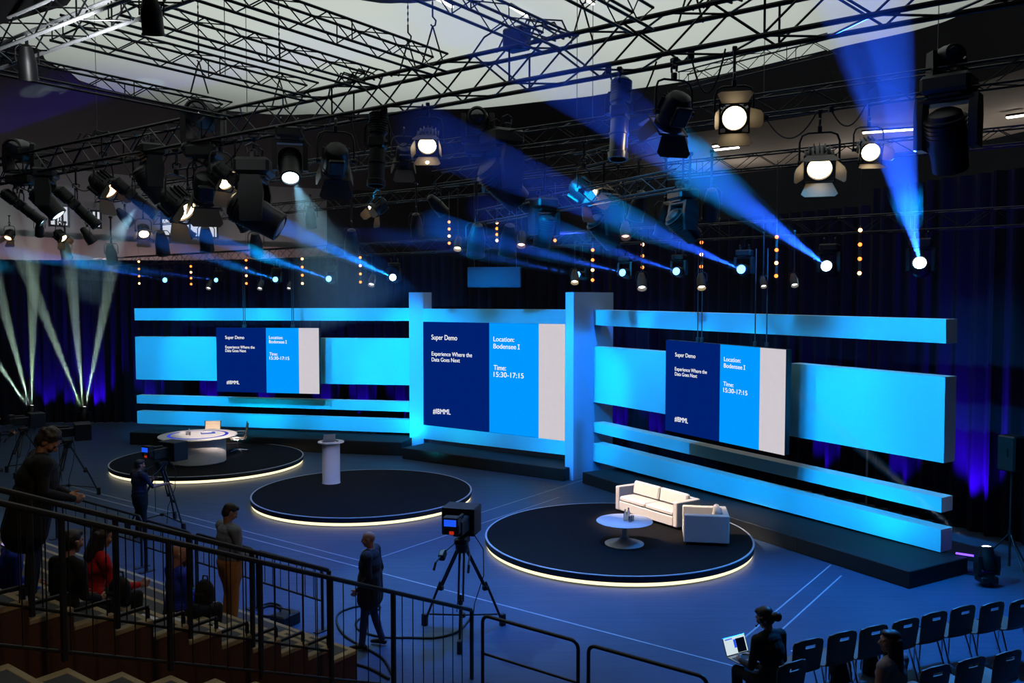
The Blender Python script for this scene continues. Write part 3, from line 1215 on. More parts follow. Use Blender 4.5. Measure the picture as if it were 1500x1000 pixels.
# ---------------------------------------------------------------- television cameras on tripods
def tv_camera(label, p, yaw, yaw_legs, zc, cat='camera', screen_on=True, hood=1.0, hx=-.03):
    root = thing('television_camera', label, cat, p, yaw)
    m = MB()
    m.cyl((0, 0, zc - .42), (0, 0, zc - .3), .09, .11, 16)
    m.box((0, 0, zc - .24), (.2, .26, .12), ch=.03)
    m.build('tripod_head', BLK, root)
    for i in range(3):
        a = yaw_legs - yaw + 2 * PI * i / 3
        e = Vector((.72 * math.cos(a), .72 * math.sin(a), .05))
        t = Vector((.08 * math.cos(a), .08 * math.sin(a), zc - .4))
        kx = t + (e - t) * .52
        off = Vector((-math.sin(a), math.cos(a), 0)) * .035
        m = MB()
        m.cyl(t + off, kx + off, .017)
        m.cyl(t - off, kx - off, .017)
        m.cyl(kx + Vector((0, 0, .1)), e, .02)
        m.box(kx, (.1, .07, .07), Matrix.Rotation(a, 3, 'Z'), ch=.01)
        lg = m.build('tripod_leg', BLK, root)
        m = MB()
        m.box(e + Vector((0, 0, .04)), (.1, .07, .2), Matrix.Rotation(a, 3, 'Z'), ch=.012)
        m.build('foot', BLK, lg)
    m = MB()
    for i in range(3):
        a = yaw_legs - yaw + 2 * PI * i / 3
        m.cyl((0, 0, .3), (.62 * math.cos(a), .62 * math.sin(a), .2), .014)
    m.cyl((0, 0, .27), (0, 0, .33), .05)
    m.build('spreader', BLK, root)
    # camera forward +y
    m = MB()
    m.box((0, -.05, zc), (.16, .42, .24), ch=.02)
    m.box((0, -.3, zc + .02), (.12, .14, .16), ch=.015)
    m.box((0, -.1, zc + .15), (.05, .3, .05), ch=.012)
    m.build('camera_body', BLK, root)
    m = MB()
    m.cyl((0, .16, zc), (0, .42, zc), .07, .085, 20)
    m.build('lens_barrel', BLK, root)
    m = MB()
    m.box((hx, .36, zc + .0), (.54 * hood, .4, .44), ch=.012)
    m.build('prompter_hood', BLK, root)
    m = MB()
    m.box((-.07, -.3, zc + .12), (.24, .16, .17), ch=.012)
    m.box((-.2, -.33, zc + .06), (.018, .05, .2), ch=.006)
    vf = m.build('viewfinder', BLK, root)
    m = MB()
    m.box((-.07, -.383, zc + .12), (.19, .008, .1))
    m.build('viewfinder_screen', L_VF if screen_on else BLK, vf, 0)
    m = MB()
    m.box((-.05, -.375, zc - .03), (.07, .02, .05), ch=.005)
    m.build('tally_lamp', L_RED if screen_on else BLK, root)
    for s in ((-1, 1) if hood >= 1 else (1,)):
        m = MB()
        m.tube([(s * .08, 0, zc - .26), (s * .2, -.25, zc - .36), (s * .26, -.52, zc - .46)], .013)
        m.tube([(s * .26, -.5, zc - .46), (s * .27, -.56, zc - .56)], .02)
        m.build('pan_bar', BLK, root)
    m = MB()
    m.box((-.22, -.3, zc - .4), (.1, .16, .12), Matrix.Rotation(.5, 3, 'X'), ch=.02)
    m.build('zoom_control', BLK, root)
    m = MB()
    m.tube([(.12, .1, zc - .1), (.3, .15, zc - .4), (.32, .1, zc - .8), (.2, 0, .5), (.15, 0, .1)], .008, 6)
    m.tube([(.05, -.2, zc - .2), (.02, -.2, zc - .7), (-.04, -.15, .4)], .007, 6)
    m.build('camera_cable', CABLE, root)
    return root


p1 = (G(625.3, 928) + G(709, 910) + G(697, 948)) / 3
tv_camera('television camera on tripod between the middle stage and railing', Vector((p1.x, p1.y, 0)), R(-14), R(150), 1.72, hx=-.12)
p2 = G(238, 772)
tv_camera('television camera on tripod worked by the dark shirted operator', Vector((p2.x, p2.y, 0)), R(-28), R(-30), 1.72)
p3 = G(101, 727)
tv_camera('unlit television camera on tripod beyond the stooping man', Vector((p3.x, p3.y, 0)), R(-60), R(20), 1.72, screen_on=False, hood=1.15)
p4 = G(36, 694)
tv_camera('far television camera worked by the man at the frame edge', Vector((p4.x, p4.y, 0)), R(-50), R(40), 1.6, screen_on=False, hood=.9)


# cables on the floor
def floor_cable(label, pts, r=.018):
    pts = [Vector(p) for p in pts]
    out = []
    n = len(pts)
    for i in range(n - 1):
        a = pts[max(0, i - 1)]
        b, c = pts[i], pts[i + 1]
        d = pts[min(n - 1, i + 2)]
        for k in range(10):
            t = k / 10
            out.append(.5 * ((2 * b) + (c - a) * t + (2 * a - 5 * b + 4 * c - d) * t * t + (3 * b - a - 3 * c + d) * t ** 3))
    out.append(pts[-1])
    m = MB()
    m.tube([Vector((p.x, p.y, max(p.z, r))) for p in out], r, 8)
    tag(m.build('floor_cable', CABLE), label, 'cable')


floor_cable('thick black cable looping round the feet of the bald man', [G(x, y) for x, y in ((690, 905), (672, 925), (640, 935), (600, 935), (560, 934), (528, 925), (522, 912), (540, 900), (556, 893), (552, 888), (520, 890), (496, 900), (494, 915), (505, 932), (530, 948), (560, 965), (575, 990))])
floor_cable('second black cable running along the foot of the railing', [G(x, y) for x, y in ((497, 972), (520, 974), (545, 982), (570, 996))], .02)
floor_cable('coiled black cable on the floor beside the tan trousered man', [G(x, y) for x, y in ((372, 893), (395, 885), (412, 890), (405, 903), (384, 903), (380, 895), (398, 888), (418, 898), (430, 912))], .02)
root = thing('equipment_case', 'small dark cable box on the floor behind the railing', 'box', G(418, 915), R(-30))
m = MB(); m.box((0, 0, .1), (.3, .4, .2), ch=.02); m.build('case_body', BLK, root)
m = MB(); m.tube([(-.1, 0, .2), (-.1, 0, .26), (.1, 0, .26), (.1, 0, .2)], .012); m.build('handle', STL, root)
# ---------------------------------------------------------------- trusses
def truss(label, p0, p1, wd, h, cr=.022, bay=.5, group='black lighting trusses', chord_mat=None):
    p0, p1 = Vector(p0), Vector(p1)
    d = p1 - p0
    L = d.length
    root = thing('lighting_truss', label, 'truss', p0, 0, group, rot=(0, -math.atan2(d.z, math.hypot(d.x, d.y)), math.atan2(d.y, d.x)))
    m = MB()
    m.cyl((0, 0, 0), (L, 0, 0), cr, n=8)
    me = m.mesh('truss_chord', chord_mat or TRS)
    for y in (-wd / 2, wd / 2):
        for z in (-h / 2, h / 2):
            inst('chord', me, root, (0, y, z))
    n = max(2, int(round(L / bay)))
    b = L / n
    lr = cr * .46
    m = MB()
    for y in (0,):
        for i in range(n):
            za, zb = (-h / 2, h / 2) if i % 2 == 0 else (h / 2, -h / 2)
            m.cyl((i * b, y, za), ((i + 1) * b, y, zb), lr, n=5)
            if i % 6 == 0:
                m.cyl((i * b + .03, y, -h / 2), (i * b + .03, y, h / 2), lr, n=5)
    me = m.mesh('side_lacing', TRS)
    for y in (-wd / 2, wd / 2):
        inst('side_lacing', me, root, (0, y, 0))
    m = MB()
    for i in range(n):
        ya, yb = (-wd / 2, wd / 2) if i % 2 == 0 else (wd / 2, -wd / 2)
        m.cyl((i * b, ya, 0), ((i + 1) * b, yb, 0), lr, n=5)
    me = m.mesh('flat_lacing', TRS)
    for z in ((-h / 2, h / 2) if h > .3 else (h / 2,)):
        inst('flat_lacing', me, root, (0, 0, z))
    return root


Z1 = 8.55
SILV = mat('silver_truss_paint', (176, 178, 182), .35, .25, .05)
truss('heavy main truss crossing the picture in front of the pale ceiling', uv(-26, 10.2, Z1), uv(-.6, 10.2, Z1), .5, .5, .034, .62)
truss('second long truss carrying the lamps behind the main truss', uv(-27, 14.4, 8.5), uv(0, 14.4, 8.5), .35, .34, .02, .5)
truss('third long truss in front of the lit gallery windows', uv(-33, 20, 8.5), uv(-1, 20, 8.5), .35, .34, .02, .5)
truss('low rear truss that carries the blue beam heads', uv(-37, 19.6, 6.85), uv(-.5, 19.6, 6.85), .4, .36, .018, .5)
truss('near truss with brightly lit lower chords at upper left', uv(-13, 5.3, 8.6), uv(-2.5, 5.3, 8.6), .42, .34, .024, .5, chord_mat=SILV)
for px, py, lab in ((372, 170, 'cross truss farthest from the camera near the left ceiling edge'), (470, 138, 'second cross truss from the left ceiling edge'), (500, 104, 'third cross truss from the left ceiling edge'),
                    (500, 46, 'fourth cross truss from the left ceiling edge'), (750, 34, 'cross truss meeting the main truss under the oculus'), (930, 24, 'cross truss nearest the upper frame edge beside the hoist chains')):
    q = G(px, py, 8.75)
    u = q.dot(E1)
    truss(lab, uv(u, 5.6, 8.75), uv(u, 9.9, 8.75), .29, .27, .02, .40, 'cross trusses under the pale ceiling')
a, b = G(1000, 118, 9.6), G(1218, 64, 9.6)
truss('thin truss behind the large lit fresnel under the ceiling rim', a, b, .29, .29, .016, .4)
a, b = G(850, 238, 8.2), G(955, 212, 8.2)
truss('short truss behind the silver profile lamp', a, b, .3, .3, .018, .4)
a, b = G(705, 318, 7.2), G(1000, 262, 7.2)
truss('low truss under the dark moving head in the middle', a, b, .3, .3, .018, .5)
a, b = G(640, 262, 8.0), G(850, 232, 8.0)
truss('truss with thin bright upper edge behind the middle lamps', a, b, .3, .3, .016, .5)


def chain(label, px, py, z, ztop, vv=None, hook=True):
    q = G(px, py, z)
    root = thing('hoist_chain', label, 'chain', q, 0, 'hoist chains')
    m = MB()
    L = ztop - z
    if hook:
        n = int((L - .8) / .05)
        for i in range(n):
            zz = .8 + i * .05
            if i % 2 == 0:
                m.box((0, 0, zz), (.026, .01, .056), ch=.004)
            else:
                m.box((0, 0, zz), (.01, .026, .056), ch=.004)
        m.build('chain_links', STL, root, 0)
        m = MB()
        m.tube([(0, 0, .82), (0, 0, .7), (.05, 0, .64), (.04, 0, .57), (0, 0, .55), (-.03, 0, .58)], .014, 8)
        m.build('hook', STL, root)
        for s in (-1, 1):
            m = MB()
            m.cyl((0, 0, .56), (s * .16, 0, .0), .014, n=6)
            m.build('sling', BLK, root)
    else:
        m.cyl((0, 0, 0), (0, 0, L), .007, n=5)
        m.build('wire', WIRE, root)
    return root


chain('hoist chain on the main truss beside the upright moving head', 410, 160, 8.82, 14.3)
chain('hoist chain on the main truss left of the cable bundle', 598, 112, 8.82, 14.3)
chain('hoist chain on the third cross truss', 634, 92, 8.86, 14.3)
chain('hoist chain on the main truss below the oculus', 853, 64, 8.82, 14.3)
chain('hoist chain near the upper frame edge right of the oculus', 1012, 33, 8.82, 14.0)
chain('hoist chain crossing three cross trusses', 292, 137, 8.85, 14.3)
for px, py, lab in ((143, 226, 'thin drop wire over the left part of the main truss'), (362, 165, 'thin drop wire beside the farthest cross truss end'), (845, 172, 'left thin wire of the pair beside the silver profile lamp'),
                    (868, 172, 'right thin wire of the pair beside the silver profile lamp'), (1119, 145, 'thin drop wire right of the large lit fresnel'), (1373, 110, 'thin drop wire above the dark moving head at right'), (330, 110, 'thin drop wire in front of the pale ceiling at left')):
    chain(lab, px, py, 8.7, 12.4 if px > 1300 else 13.6, hook=False)

# bundle of cables on the main truss
q = V(757, 88, 10.2)
root = thing('cable_bundle', 'tangle of black cables with connector box on the main truss', 'cables', Vector((q.x, q.y, Z1 + .27)), YAW_E1)
m = MB()
rr = random.Random(5)
for i in range(7):
    a = rr.uniform(-.3, .3)
    m.tube([(a, -.1, 0), (a + .1, 0, .25 + rr.uniform(0, .2)), (a + .3 + rr.uniform(0, .2), .05, .3), (a + .6 + rr.uniform(0, .4), 0, .02)], .014, 6)
m.tube([(-.9, 0, .02), (-.6, 0, .3), (-.2, 0, .42), (0, 0, .3)], .014, 6)
m.build('cable_loops', CABLE, root)
m = MB(); m.box((0, 0, .16), (.36, .26, .32), ch=.03); m.build('connector_box', BLK, root)
for i, (px, lab) in enumerate(((512, 'small cable tangle on the main truss near the middle cluster'), (1060, 'black cable loom with red connector on the main truss'), (128, 'cable tangle on the far left of the main truss'))):
    q = V(px, 70, 10.2)
    root = thing('cable_bundle', lab, 'cables', Vector((q.x, q.y, Z1 + .27)), YAW_E1)
    m = MB()
    for k in range(6):
        a = rr.uniform(-.5, .4)
        m.tube([(a, -.1, 0), (a + .1, 0, .14 + rr.uniform(0, .12)), (a + .35, .05, .16), (a + .6, 0, .02)], .016, 6)
    m.build('cable_loops', CABLE, root)
    if i == 1:
        m = MB(); m.box((.1, -.1, .12), (.16, .08, .06), ch=.01); m.build('connector', L_RED, root)

# ---------------------------------------------------------------- luminaires
def rotz(me):
    return me


PROTO = {}


def proto_fresnel():
    m = MB()
    m.tube([(-.23, 0, 0), (-.23, 0, .25), (-.2, 0, .33), (-.13, 0, .36), (.13, 0, .36), (.2, 0, .33), (.23, 0, .25), (.23, 0, 0)], .013, 8)
    m.cyl((-.25, 0, 0), (-.19, 0, 0), .03, n=10)
    m.cyl((.19, 0, 0), (.25, 0, 0), .03, n=10)
    yoke = m.mesh('yoke', BLK)
    m = MB()
    m.box((0, 0, .4), (.05, .07, .08), ch=.01)
    m.tube([(0, -.05, .44), (0, -.06, .5), (0, 0, .53), (0, .06, .5), (0, .05, .45)], .014, 8)
    clamp = m.mesh('clamp', STL)
    MY = Matrix.Rotation(-PI / 2, 4, 'X')   # local z -> +y
    m = MB()
    m.lathe([(.06, -.24), (.12, -.21), (.155, -.14), (.16, .1), (.17, .11), (.17, .17), (.145, .175), (.14, .15)], 24, MY)
    for k in range(7):
        a = R(-60 + 20 * k)
        c = Vector((math.sin(a) * .17, -.04, math.cos(a) * .17))
        m.box(c, (.012, .2, .05), Matrix.Rotation(a, 3, 'Y'))
    m.box((0, -.05, -.17), (.2, .24, .06), ch=.015)
    m.box((0, .175, .175), (.37, .014, .02)); m.box((0, .175, -.175), (.37, .014, .02))
    m.box((.175, .175, 0), (.02, .014, .37)); m.box((-.175, .175, 0), (.02, .014, .37))
    head = m.mesh('lamp_head', BLK)
    m = MB()
    m.lathe([(.138, .15), (.12, .165), (.07, .18), (0, .186)], 24, MY)
    lens = m.mesh('lens', L_OFF)
    doors = []
    for k in range(4):
        w0, w1, ln = ((.3, .42, .24) if k % 2 == 0 else (.24, .2, .22))
        m = MB()
        m.prism([(-w0 / 2, 0), (w0 / 2, 0), (w1 / 2, ln * .8), (w1 / 2 - .04, ln), (-w1 / 2 + .04, ln), (-w1 / 2, ln * .8)], .006)
        doors.append(m.mesh('barn_door', DOOR, 0))
    return dict(yoke=yoke, clamp=clamp, head=head, lens=lens, doors=doors, drop=.44)


def proto_profile():
    m = MB()
    m.tube([(-.16, 0, 0), (-.16, 0, .22), (-.13, 0, .27), (.13, 0, .27), (.16, 0, .22), (.16, 0, 0)], .011, 8)
    yoke = m.mesh('yoke', BLK)
    m = MB()
    m.box((0, 0, .3), (.05, .06, .08), ch=.01)
    m.tube([(0, -.05, .34), (0, -.06, .4), (0, 0, .43), (0, .06, .4), (0, .05, .35)], .013, 8)
    clamp = m.mesh('clamp', STL)
    MY = Matrix.Rotation(-PI / 2, 4, 'X')
    m = MB()
    m.lathe([(.04, -.46), (.09, -.43), (.11, -.36), (.115, -.16), (.09, -.14), (.09, -.1)], 20, MY)
    for k in range(8):
        m.lathe([(.095, -.4 + k * .03), (.122, -.398 + k * .03), (.122, -.39 + k * .03), (.095, -.388 + k * .03)], 20, MY)
    m.box((0, -.04, 0), (.2, .14, .2), ch=.02)
    m.box((.13, -.03, 0), (.08, .03, .03)); m.box((-.13, -.03, 0), (.08, .03, .03))
    head = m.mesh('lamp_head', BLK)
    m = MB()
    m.lathe([(.085, .03), (.1, .05), (.1, .42), (.115, .43), (.115, .5), (.09, .5), (.085, .44)], 24, MY)
    m.lathe([(.1, .2), (.112, .205), (.112, .22), (.1, .225)], 24, MY)
    barrel = m.mesh('lens_tube', BLK)
    m = MB()
    m.lathe([(.086, .45), (.06, .47), (0, .48)], 20, MY)
    lens = m.mesh('lens', L_OFF)
    return dict(yoke=yoke, clamp=clamp, head=head, lens=lens, barrel=barrel, doors=[], drop=.35)


def proto_mover():
    m = MB()
    m.box((0, 0, .46), (.4, .34, .16), ch=.03)
    m.box((0, 0, .365), (.26, .26, .04), ch=.01)
    base = m.mesh('base_box', BLK)
    m = MB()
    for s in (-1, 1):
        m.prism([(-.1, -.08), (.1, -.08), (.12, .2), (.09, .36), (-.09, .36), (-.12, .2)], .07, Matrix.Translation((s * .215 - .035, 0, 0)) @ Matrix(((0, 0, 1, 0), (1, 0, 0, 0), (0, 1, 0, 0), (0, 0, 0, 1))))
    m.box((0, 0, .33), (.46, .2, .05), ch=.015)
    yoke = m.mesh('yoke_arms', BLK)
    m = MB()
    m.box((0, 0, .57), (.04, .06, .07), ch=.01)
    m.tube([(0, -.05, .59), (0, -.06, .65), (0, 0, .68), (0, .06, .65), (0, .05, .59)], .012, 6)
    clamp = m.mesh('clamp', STL)
    MY = Matrix.Rotation(-PI / 2, 4, 'X')
    m = MB()
    m.lathe([(.08, -.27), (.13, -.24), (.16, -.12), (.165, .05), (.15, .12), (.145, .27), (.12, .28), (.115, .255)], 24, MY)
    for k in range(5):
        m.lathe([(.15, -.2 + .035 * k), (.172, -.197 + .035 * k), (.172, -.185 + .035 * k), (.15, -.182 + .035 * k)], 24, MY)
    head = m.mesh('lamp_head', BLK)
    m = MB()
    m.lathe([(.114, .255), (.09, .275), (.04, .29), (0, .293)], 24, MY)
    lens = m.mesh('lens', L_OFF)
    return dict(yoke=yoke, clamp=clamp, head=head, lens=lens, base=base, doors=[], drop=.6)


def proto_par():
    m = MB()
    m.tube([(-.14, 0, 0), (-.14, 0, .18), (-.1, 0, .23), (.1, 0, .23), (.14, 0, .18), (.14, 0, 0)], .009, 6)
    yoke = m.mesh('yoke', BLK)
    m = MB()
    m.box((0, 0, .26), (.04, .05, .07), ch=.008)
    m.tube([(0, -.04, .29), (0, -.05, .34), (0, 0, .37), (0, .05, .34), (0, .04, .3)], .011, 6)
    clamp = m.mesh('clamp', STL)
    MY = Matrix.Rotation(-PI / 2, 4, 'X')
    m = MB()
    m.lathe([(.04, -.24), (.07, -.22), (.1, -.1), (.12, -.02), (.12, .2), (.13, .2), (.13, .22), (.11, .22), (.105, .1)], 20, MY)
    head = m.mesh('lamp_can', BLK)
    m = MB()
    m.lathe([(.106, .12), (.08, .15), (0, .165)], 20, MY)
    lens = m.mesh('lens', L_OFF)
    return dict(yoke=yoke, clamp=clamp, head=head, lens=lens, doors=[], drop=.28)


NAMES = {'fresnel': ('fresnel_lamp', 'stage light'), 'profile': ('profile_lamp', 'stage light'), 'mover': ('moving_head_lamp', 'moving light'), 'par': ('spot_can_lamp', 'stage light')}


def lamp(kind, loc, yaw, tilt, s, label, lens=None, ztop=None, up=False, doors=(40, 35, 40, 35), group=None, mats=None, pole_r=.018):
    if kind not in PROTO:
        PROTO[kind] = globals()['proto_' + kind]()
    p = PROTO[kind]
    nm, cat = NAMES[kind]
    dr = p['drop'] * s
    loc = Vector(loc)
    if up:
        root = thing(nm, label, cat, loc - Vector((0, 0, dr)), 0, group, s, rot=(PI, 0, R(yaw)))
        off = Vector((0, 0, -p['drop']))
    else:
        root = thing(nm, label, cat, loc + Vector((0, 0, dr)), R(yaw), group, s)
        off = Vector((0, 0, -p['drop']))
    inst('yoke', p['yoke'], root, off)
    for x in ((-.12, .12) if kind == 'mover' else (0,)):
        inst('clamp', p['clamp'], root, off + Vector((x, 0, 0)))
    if 'base' in p:
        inst('base_box', p['base'], root, off)
    t = R(tilt)
    hd = inst('lamp_head', p['head'], root, off, ((t + 0) if up else -t, 0, 0) if not up else (t, PI, 0) if False else ((t) if up else -t, 0, 0), mats and {0: mats})
    if 'barrel' in p:
        inst('lens_tube', p['barrel'], hd, None, None, mats and {0: mats})
    inst('lens', p['lens'], hd, None, None, {0: lens} if lens else None)
    if p['doors']:
        h = .178
        MYZ = [(0, 1), (1, 0), (0, -1), (-1, 0)]
        for k, me in enumerate(p['doors']):
            sx, sz = MYZ[k]
            if doors[k] is None:
                continue
            o = R(doors[k])
            # door local: y along its length, z its normal; hinge at the frame edge, swung out by o from straight ahead
            fwd = Vector((0, 1, 0))
            outw = Vector((sx, 0, sz))
            ln = fwd * math.cos(o) + outw * math.sin(o)
            xx = Vector((sz, 0, -sx))
            zz = xx.cross(ln)
            M = Matrix((xx, ln, zz)).transposed().to_4x4()
            M.translation = Vector((sx * .18, .185, sz * .18))
            d = inst('barn_door', me, hd)
            d.matrix_local = M
    if ztop is not None and not up:
        g = (ztop - root.location.z) / s
        if g > .06:
            m = MB()
            m.cyl((0, 0, .04), (0, 0, g), pole_r, n=8)
            m.box((0, 0, g), (.06, .1, .05), ch=.01)
            m.build('drop_pole', STL, root)
    return root


def hang(kind, px, py, v, yaw, tilt, s, label, lens=None, ztop=8.28, **k):
    return lamp(kind, V(px, py, v), yaw, tilt, s, label, lens, ztop, **k)


T1, T2, T3 = 10.2, 14.4, 20.0
# lit fresnels, from the middle to the right
hang('fresnel', 627, 206, T1, 180, 38, 1.0, 'lit fresnel over the middle with a warm cone below it', L_WARM, doors=(12, 15, 4, 15))
hang('fresnel', 1075, 170, T1, 168, 20, 1.0, 'large lit fresnel with silvery top flap under the main truss', L_WARM, doors=(42, 15, 28, 42))
hang('fresnel', 1200, 238, T2, 163, 35, 1.35, 'biggest lit fresnel with amber lower flap at right', L_WARM, doors=(10, 30, 14, 30))
hang('fresnel', 1272, 219, T2, 172, 25, .98, 'smaller lit fresnel right beside the tall blue beam', L_WARM, doors=(6, 15, 2, 34))
hang('fresnel', 855, 280, T2, -120, 35, 1.25, 'fresnel turned away with glowing flap below the silver profile', L_WARM, doors=(25, 30, 45, 30))
hang('fresnel', 553, 302, T2, 120, 42, 1.0, 'fresnel with orange lit flaps over the blue haze', L_WARM, doors=(30, 30, 45, 30))
hang('fresnel', 987, 165, T1, 20, 45, 1.15, 'dark fresnel with blue lit lower flap left of the large lit one', L_WARM, doors=(30, 35, 45, 35), mats=None)
hang('fresnel', 492, 235, T1, 15, 35, 1.35, 'unlit fresnel on wide yoke in the middle of the main truss', doors=(30, 15, 40, 15))
hang('fresnel', 592, 228, T2, 10, 40, 1.2, 'unlit fresnel just left of the lit middle fresnel', doors=(30, 15, 40, 15))
# left cluster
hang('fresnel', 14, 344, T2, 175, 55, .9, 'small fresnel with thin lit edge at the far left', L_WARMLO, doors=(60, 30, 20, 30))
hang('fresnel', 88, 345, T2, -100, 40, .95, 'small fresnel with two lit flaps under the far left moving head', L_WARM, doors=(30, 35, 45, 35))
hang('fresnel', 152, 270, T1, -102, 36, 1.4, 'fresnel with dull brown flaps hanging high at left', L_WARMLO, doors=(25, 35, 45, 35))
hang('fresnel', 210, 338, T2, -150, 42, 1.0, 'fresnel with bright white flap left of the angled pair', L_WARM, doors=(30, 35, 50, 30))
hang('fresnel', 260, 298, T1, -106, 40, 1.6, 'large fresnel with long tan flaps pointing down to the right', L_WARM, doors=(25, 35, 45, 35))
hang('fresnel', 302, 277, T1, 20, 48, 1.5, 'unlit fresnel with blue shaded belly beside the tan flapped one', doors=(25, 20, 40, 20))
hang('fresnel', 324, 257, T1, -118, 38, 1.25, 'fresnel with two amber flaps below the cross bar', L_WARM, doors=(35, 35, 50, 30))
hang('profile', 32, 302, T1, -75, 40, 1.25, 'slanting profile lamp with pale blue lens at the far left', L_PALE)
hang('profile', 112, 302, T1, -70, 45, 1.25, 'dark slanting profile lamp right of the blue edged moving head', None)
hang('profile', 196, 288, T1, -75, 40, 1.2, 'slanting profile lamp with pale lens throwing a dim cone', L_PALE)
hang('profile', 262, 328, T2, -70, 42, 1.1, 'small slanting profile lamp with bright blue lens', L_DEEP)
hang('profile', 300, 234, T1, -70, 35, 1.1, 'unlit profile lamp above the amber flapped fresnel', None)
hang('profile', 345, 266, T1, -70, 40, 1.1, 'unlit profile lamp poking out right of the amber flaps', None)
hang('profile', 553, 214, T1, 170, 82, 1.35, 'dark profile lamp hanging straight down left of the middle fresnel', None, mats=BLK)
PROF_S = mat('satin_silver_tube', (150, 155, 160), .3, .9, .05)
hang('profile', 908, 170, T1, 160, 80, 1.2, 'silver profile lamp hanging straight down beside the beam', None, mats=PROF_S)
hang('mover', 68, 296, T1, -75, 50, 1.5, 'dark moving head with blue lit edge at the far left', L_PALE)
hang('mover', 222, 268, T1, -55, 55, 1.5, 'moving head with vertical blue strip and pale lens at left', L_PALE)
hang('mover', 425, 242, T1, -165, 50, 1.25, 'moving head with bright white lens on the main truss', glow('lens_bright', (215, 240, 255), 7))
hang('mover', 735, 268, T2, -60, 42, 2.0, 'big dark moving head with pale stripe in the middle', L_DEEP)
hang('mover', 1388, 205, T2, -40, 62, 1.75, 'big dark moving head at right in front of the gallery', L_DEEP, ztop=8.3)
hang('mover', 1000, 330, T2, -70, 40, 1.2, 'dark moving head with small blue lens under the right beams', L_DEEP)
hang('mover', 797, 338, T2, 30, 70, 1.2, 'dark moving head hanging straight down in the blue haze', None)
hang('mover', 884, 338, 15.6, -60, 45, 1.4, 'dark round moving head at the source of the horizontal beam', None)
lamp('mover', V(298, 176, T1) + Vector((0, 0, .1)), 0, 0, 1.6, 'upright moving head standing on the main truss at left', None, up=True)
lamp('mover', V(32, 226, T1) + Vector((0, 0, .1)), 0, 0, 1.6, 'upright moving head standing on the main truss at the far left', None, up=True)
lamp('mover', V(700, 182, T2) + Vector((0, 0, .1)), 0, 0, 1.4, 'upright moving head standing on the second truss', None, up=True)
lamp('mover', V(1386, 84, T2) + Vector((0, 0, .0)), 0, 0, 1.0, 'upright moving head standing on the second truss at right', None, up=True)
hang('par', 222, 22, 5.3, 0, 78, .95, 'black can lamp hanging under the near lit truss', None, ztop=8.44)
hang('par', 40, 92, 5.3, 20, 70, .95, 'black can lamp under the near truss at the frame edge', None, ztop=8.44)
# the big wash head struck by a beam
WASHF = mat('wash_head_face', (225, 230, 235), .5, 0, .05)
r_ = hang('mover', 374, 314, T1, -84, 28, 1.9, 'large round wash lamp whose ribbed face glows blue in a beam', WASHF)
# small lamps of the lower rows
for px, py, s, lab in ((96, 366, 1.7, 'dark round wash head below the fresnel with two lit flaps'), (163, 372, 1.7, 'dark round wash head over the mauve fascia'), (237, 356, 1.9, 'dark round wash head right of the bright flap'),
                       (302, 350, 1.9, 'dark round wash head in the blue beam at left'), (375, 358, 1.7, 'dark round wash head left of the wash lamp beam'), (515, 355, 1.7, 'dark round wash head in the horizontal haze'),
                       (698, 352, 1.9, 'dark round wash head over the hung panel'), (745, 352, 1.8, 'dark round wash head right of the hung panel'), (975, 322, 1.7, 'dark round wash head under the right crossing beams'), (1010, 318, 1.6, 'dark round wash head nearest the long right beam')):
    hang('par', px, py, 17.0, 10, 62, s, lab, None, ztop=8.3, group='dark round wash heads')
for px, py, s, lens, lab in ((307, 417, .8, L_WHITE, 'small white spot lamp over the outer desk wing'), (382, 417, .8, L_WHITE, 'small white spot lamp over the desk screen'), (424, 418, .6, L_WHITE, 'tiny white spot lamp beside the desk screen cables'),
                             (545, 410, .9, L_WHITE, 'bright white spot lamp left of the slim pillar'), (671, 356, 1.0, L_WARM, 'warm lit spot lamp at the start of the horizontal beam'), (764, 350, 1.1, L_WARMLO, 'warm lit spot lamp under the horizontal beam middle'),
                             (842, 405, .9, L_WARM, 'white spot lamp just over the white fin'), (940, 412, 1.0, L_WHITE, 'bright white spot lamp right of the white fin'), (916, 337, 1.1, L_PINK, 'pinkish spot lamp above the blue beam heads'),
                             (1027, 412, .9, L_WARM, 'white spot lamp over the sofa screen'), (1118, 413, .6, L_WHITE, 'tiny white spot lamp right of the sofa screen'), (1163, 410, .7, L_WHITE, 'small white spot lamp left of the long right beam head')):
    hang('par', px, py, 18.6, 175, 55, s, lab, lens, ztop=6.7 if py > 380 else 8.3, group='small rear spot lamps')

for px, py, v, yaw, tilt, s, lab in ((935, 302, 17.0, 20, 60, 1.5, 'dark can lamp above the pinkish spot lamp'), (1042, 300, 17.0, -10, 60, 1.5, 'dark can lamp left of the long right beam'), (905, 306, 17.5, 0, 65, 1.3, 'small dark can lamp below the fresnel that is turned away'),
                                (58, 335, 15.0, 30, 50, 1.3, 'dark can lamp behind the far left slanting lamps'), (128, 345, 15.0, -40, 55, 1.3, 'dark can lamp between the two flap lit fresnels at left'), (183, 318, 14.4, -60, 45, 1.4, 'dark can lamp under the dull brown flaps'),
                                (352, 322, 14.4, -30, 50, 1.4, 'dark can lamp left of the wash lamp face'), (455, 318, 17.0, 10, 60, 1.4, 'dark can lamp below the white lens head'), (610, 330, 17.0, 0, 65, 1.4, 'dark can lamp below the lit middle fresnel'), (640, 300, 15.0, -50, 40, 1.2, 'dark can lamp left of the big head with pale stripe')):
    hang('par', px, py, v, yaw, tilt, s, lab, None, ztop=8.3, group='dark can lamps in the rig')
rr = random.Random(21)
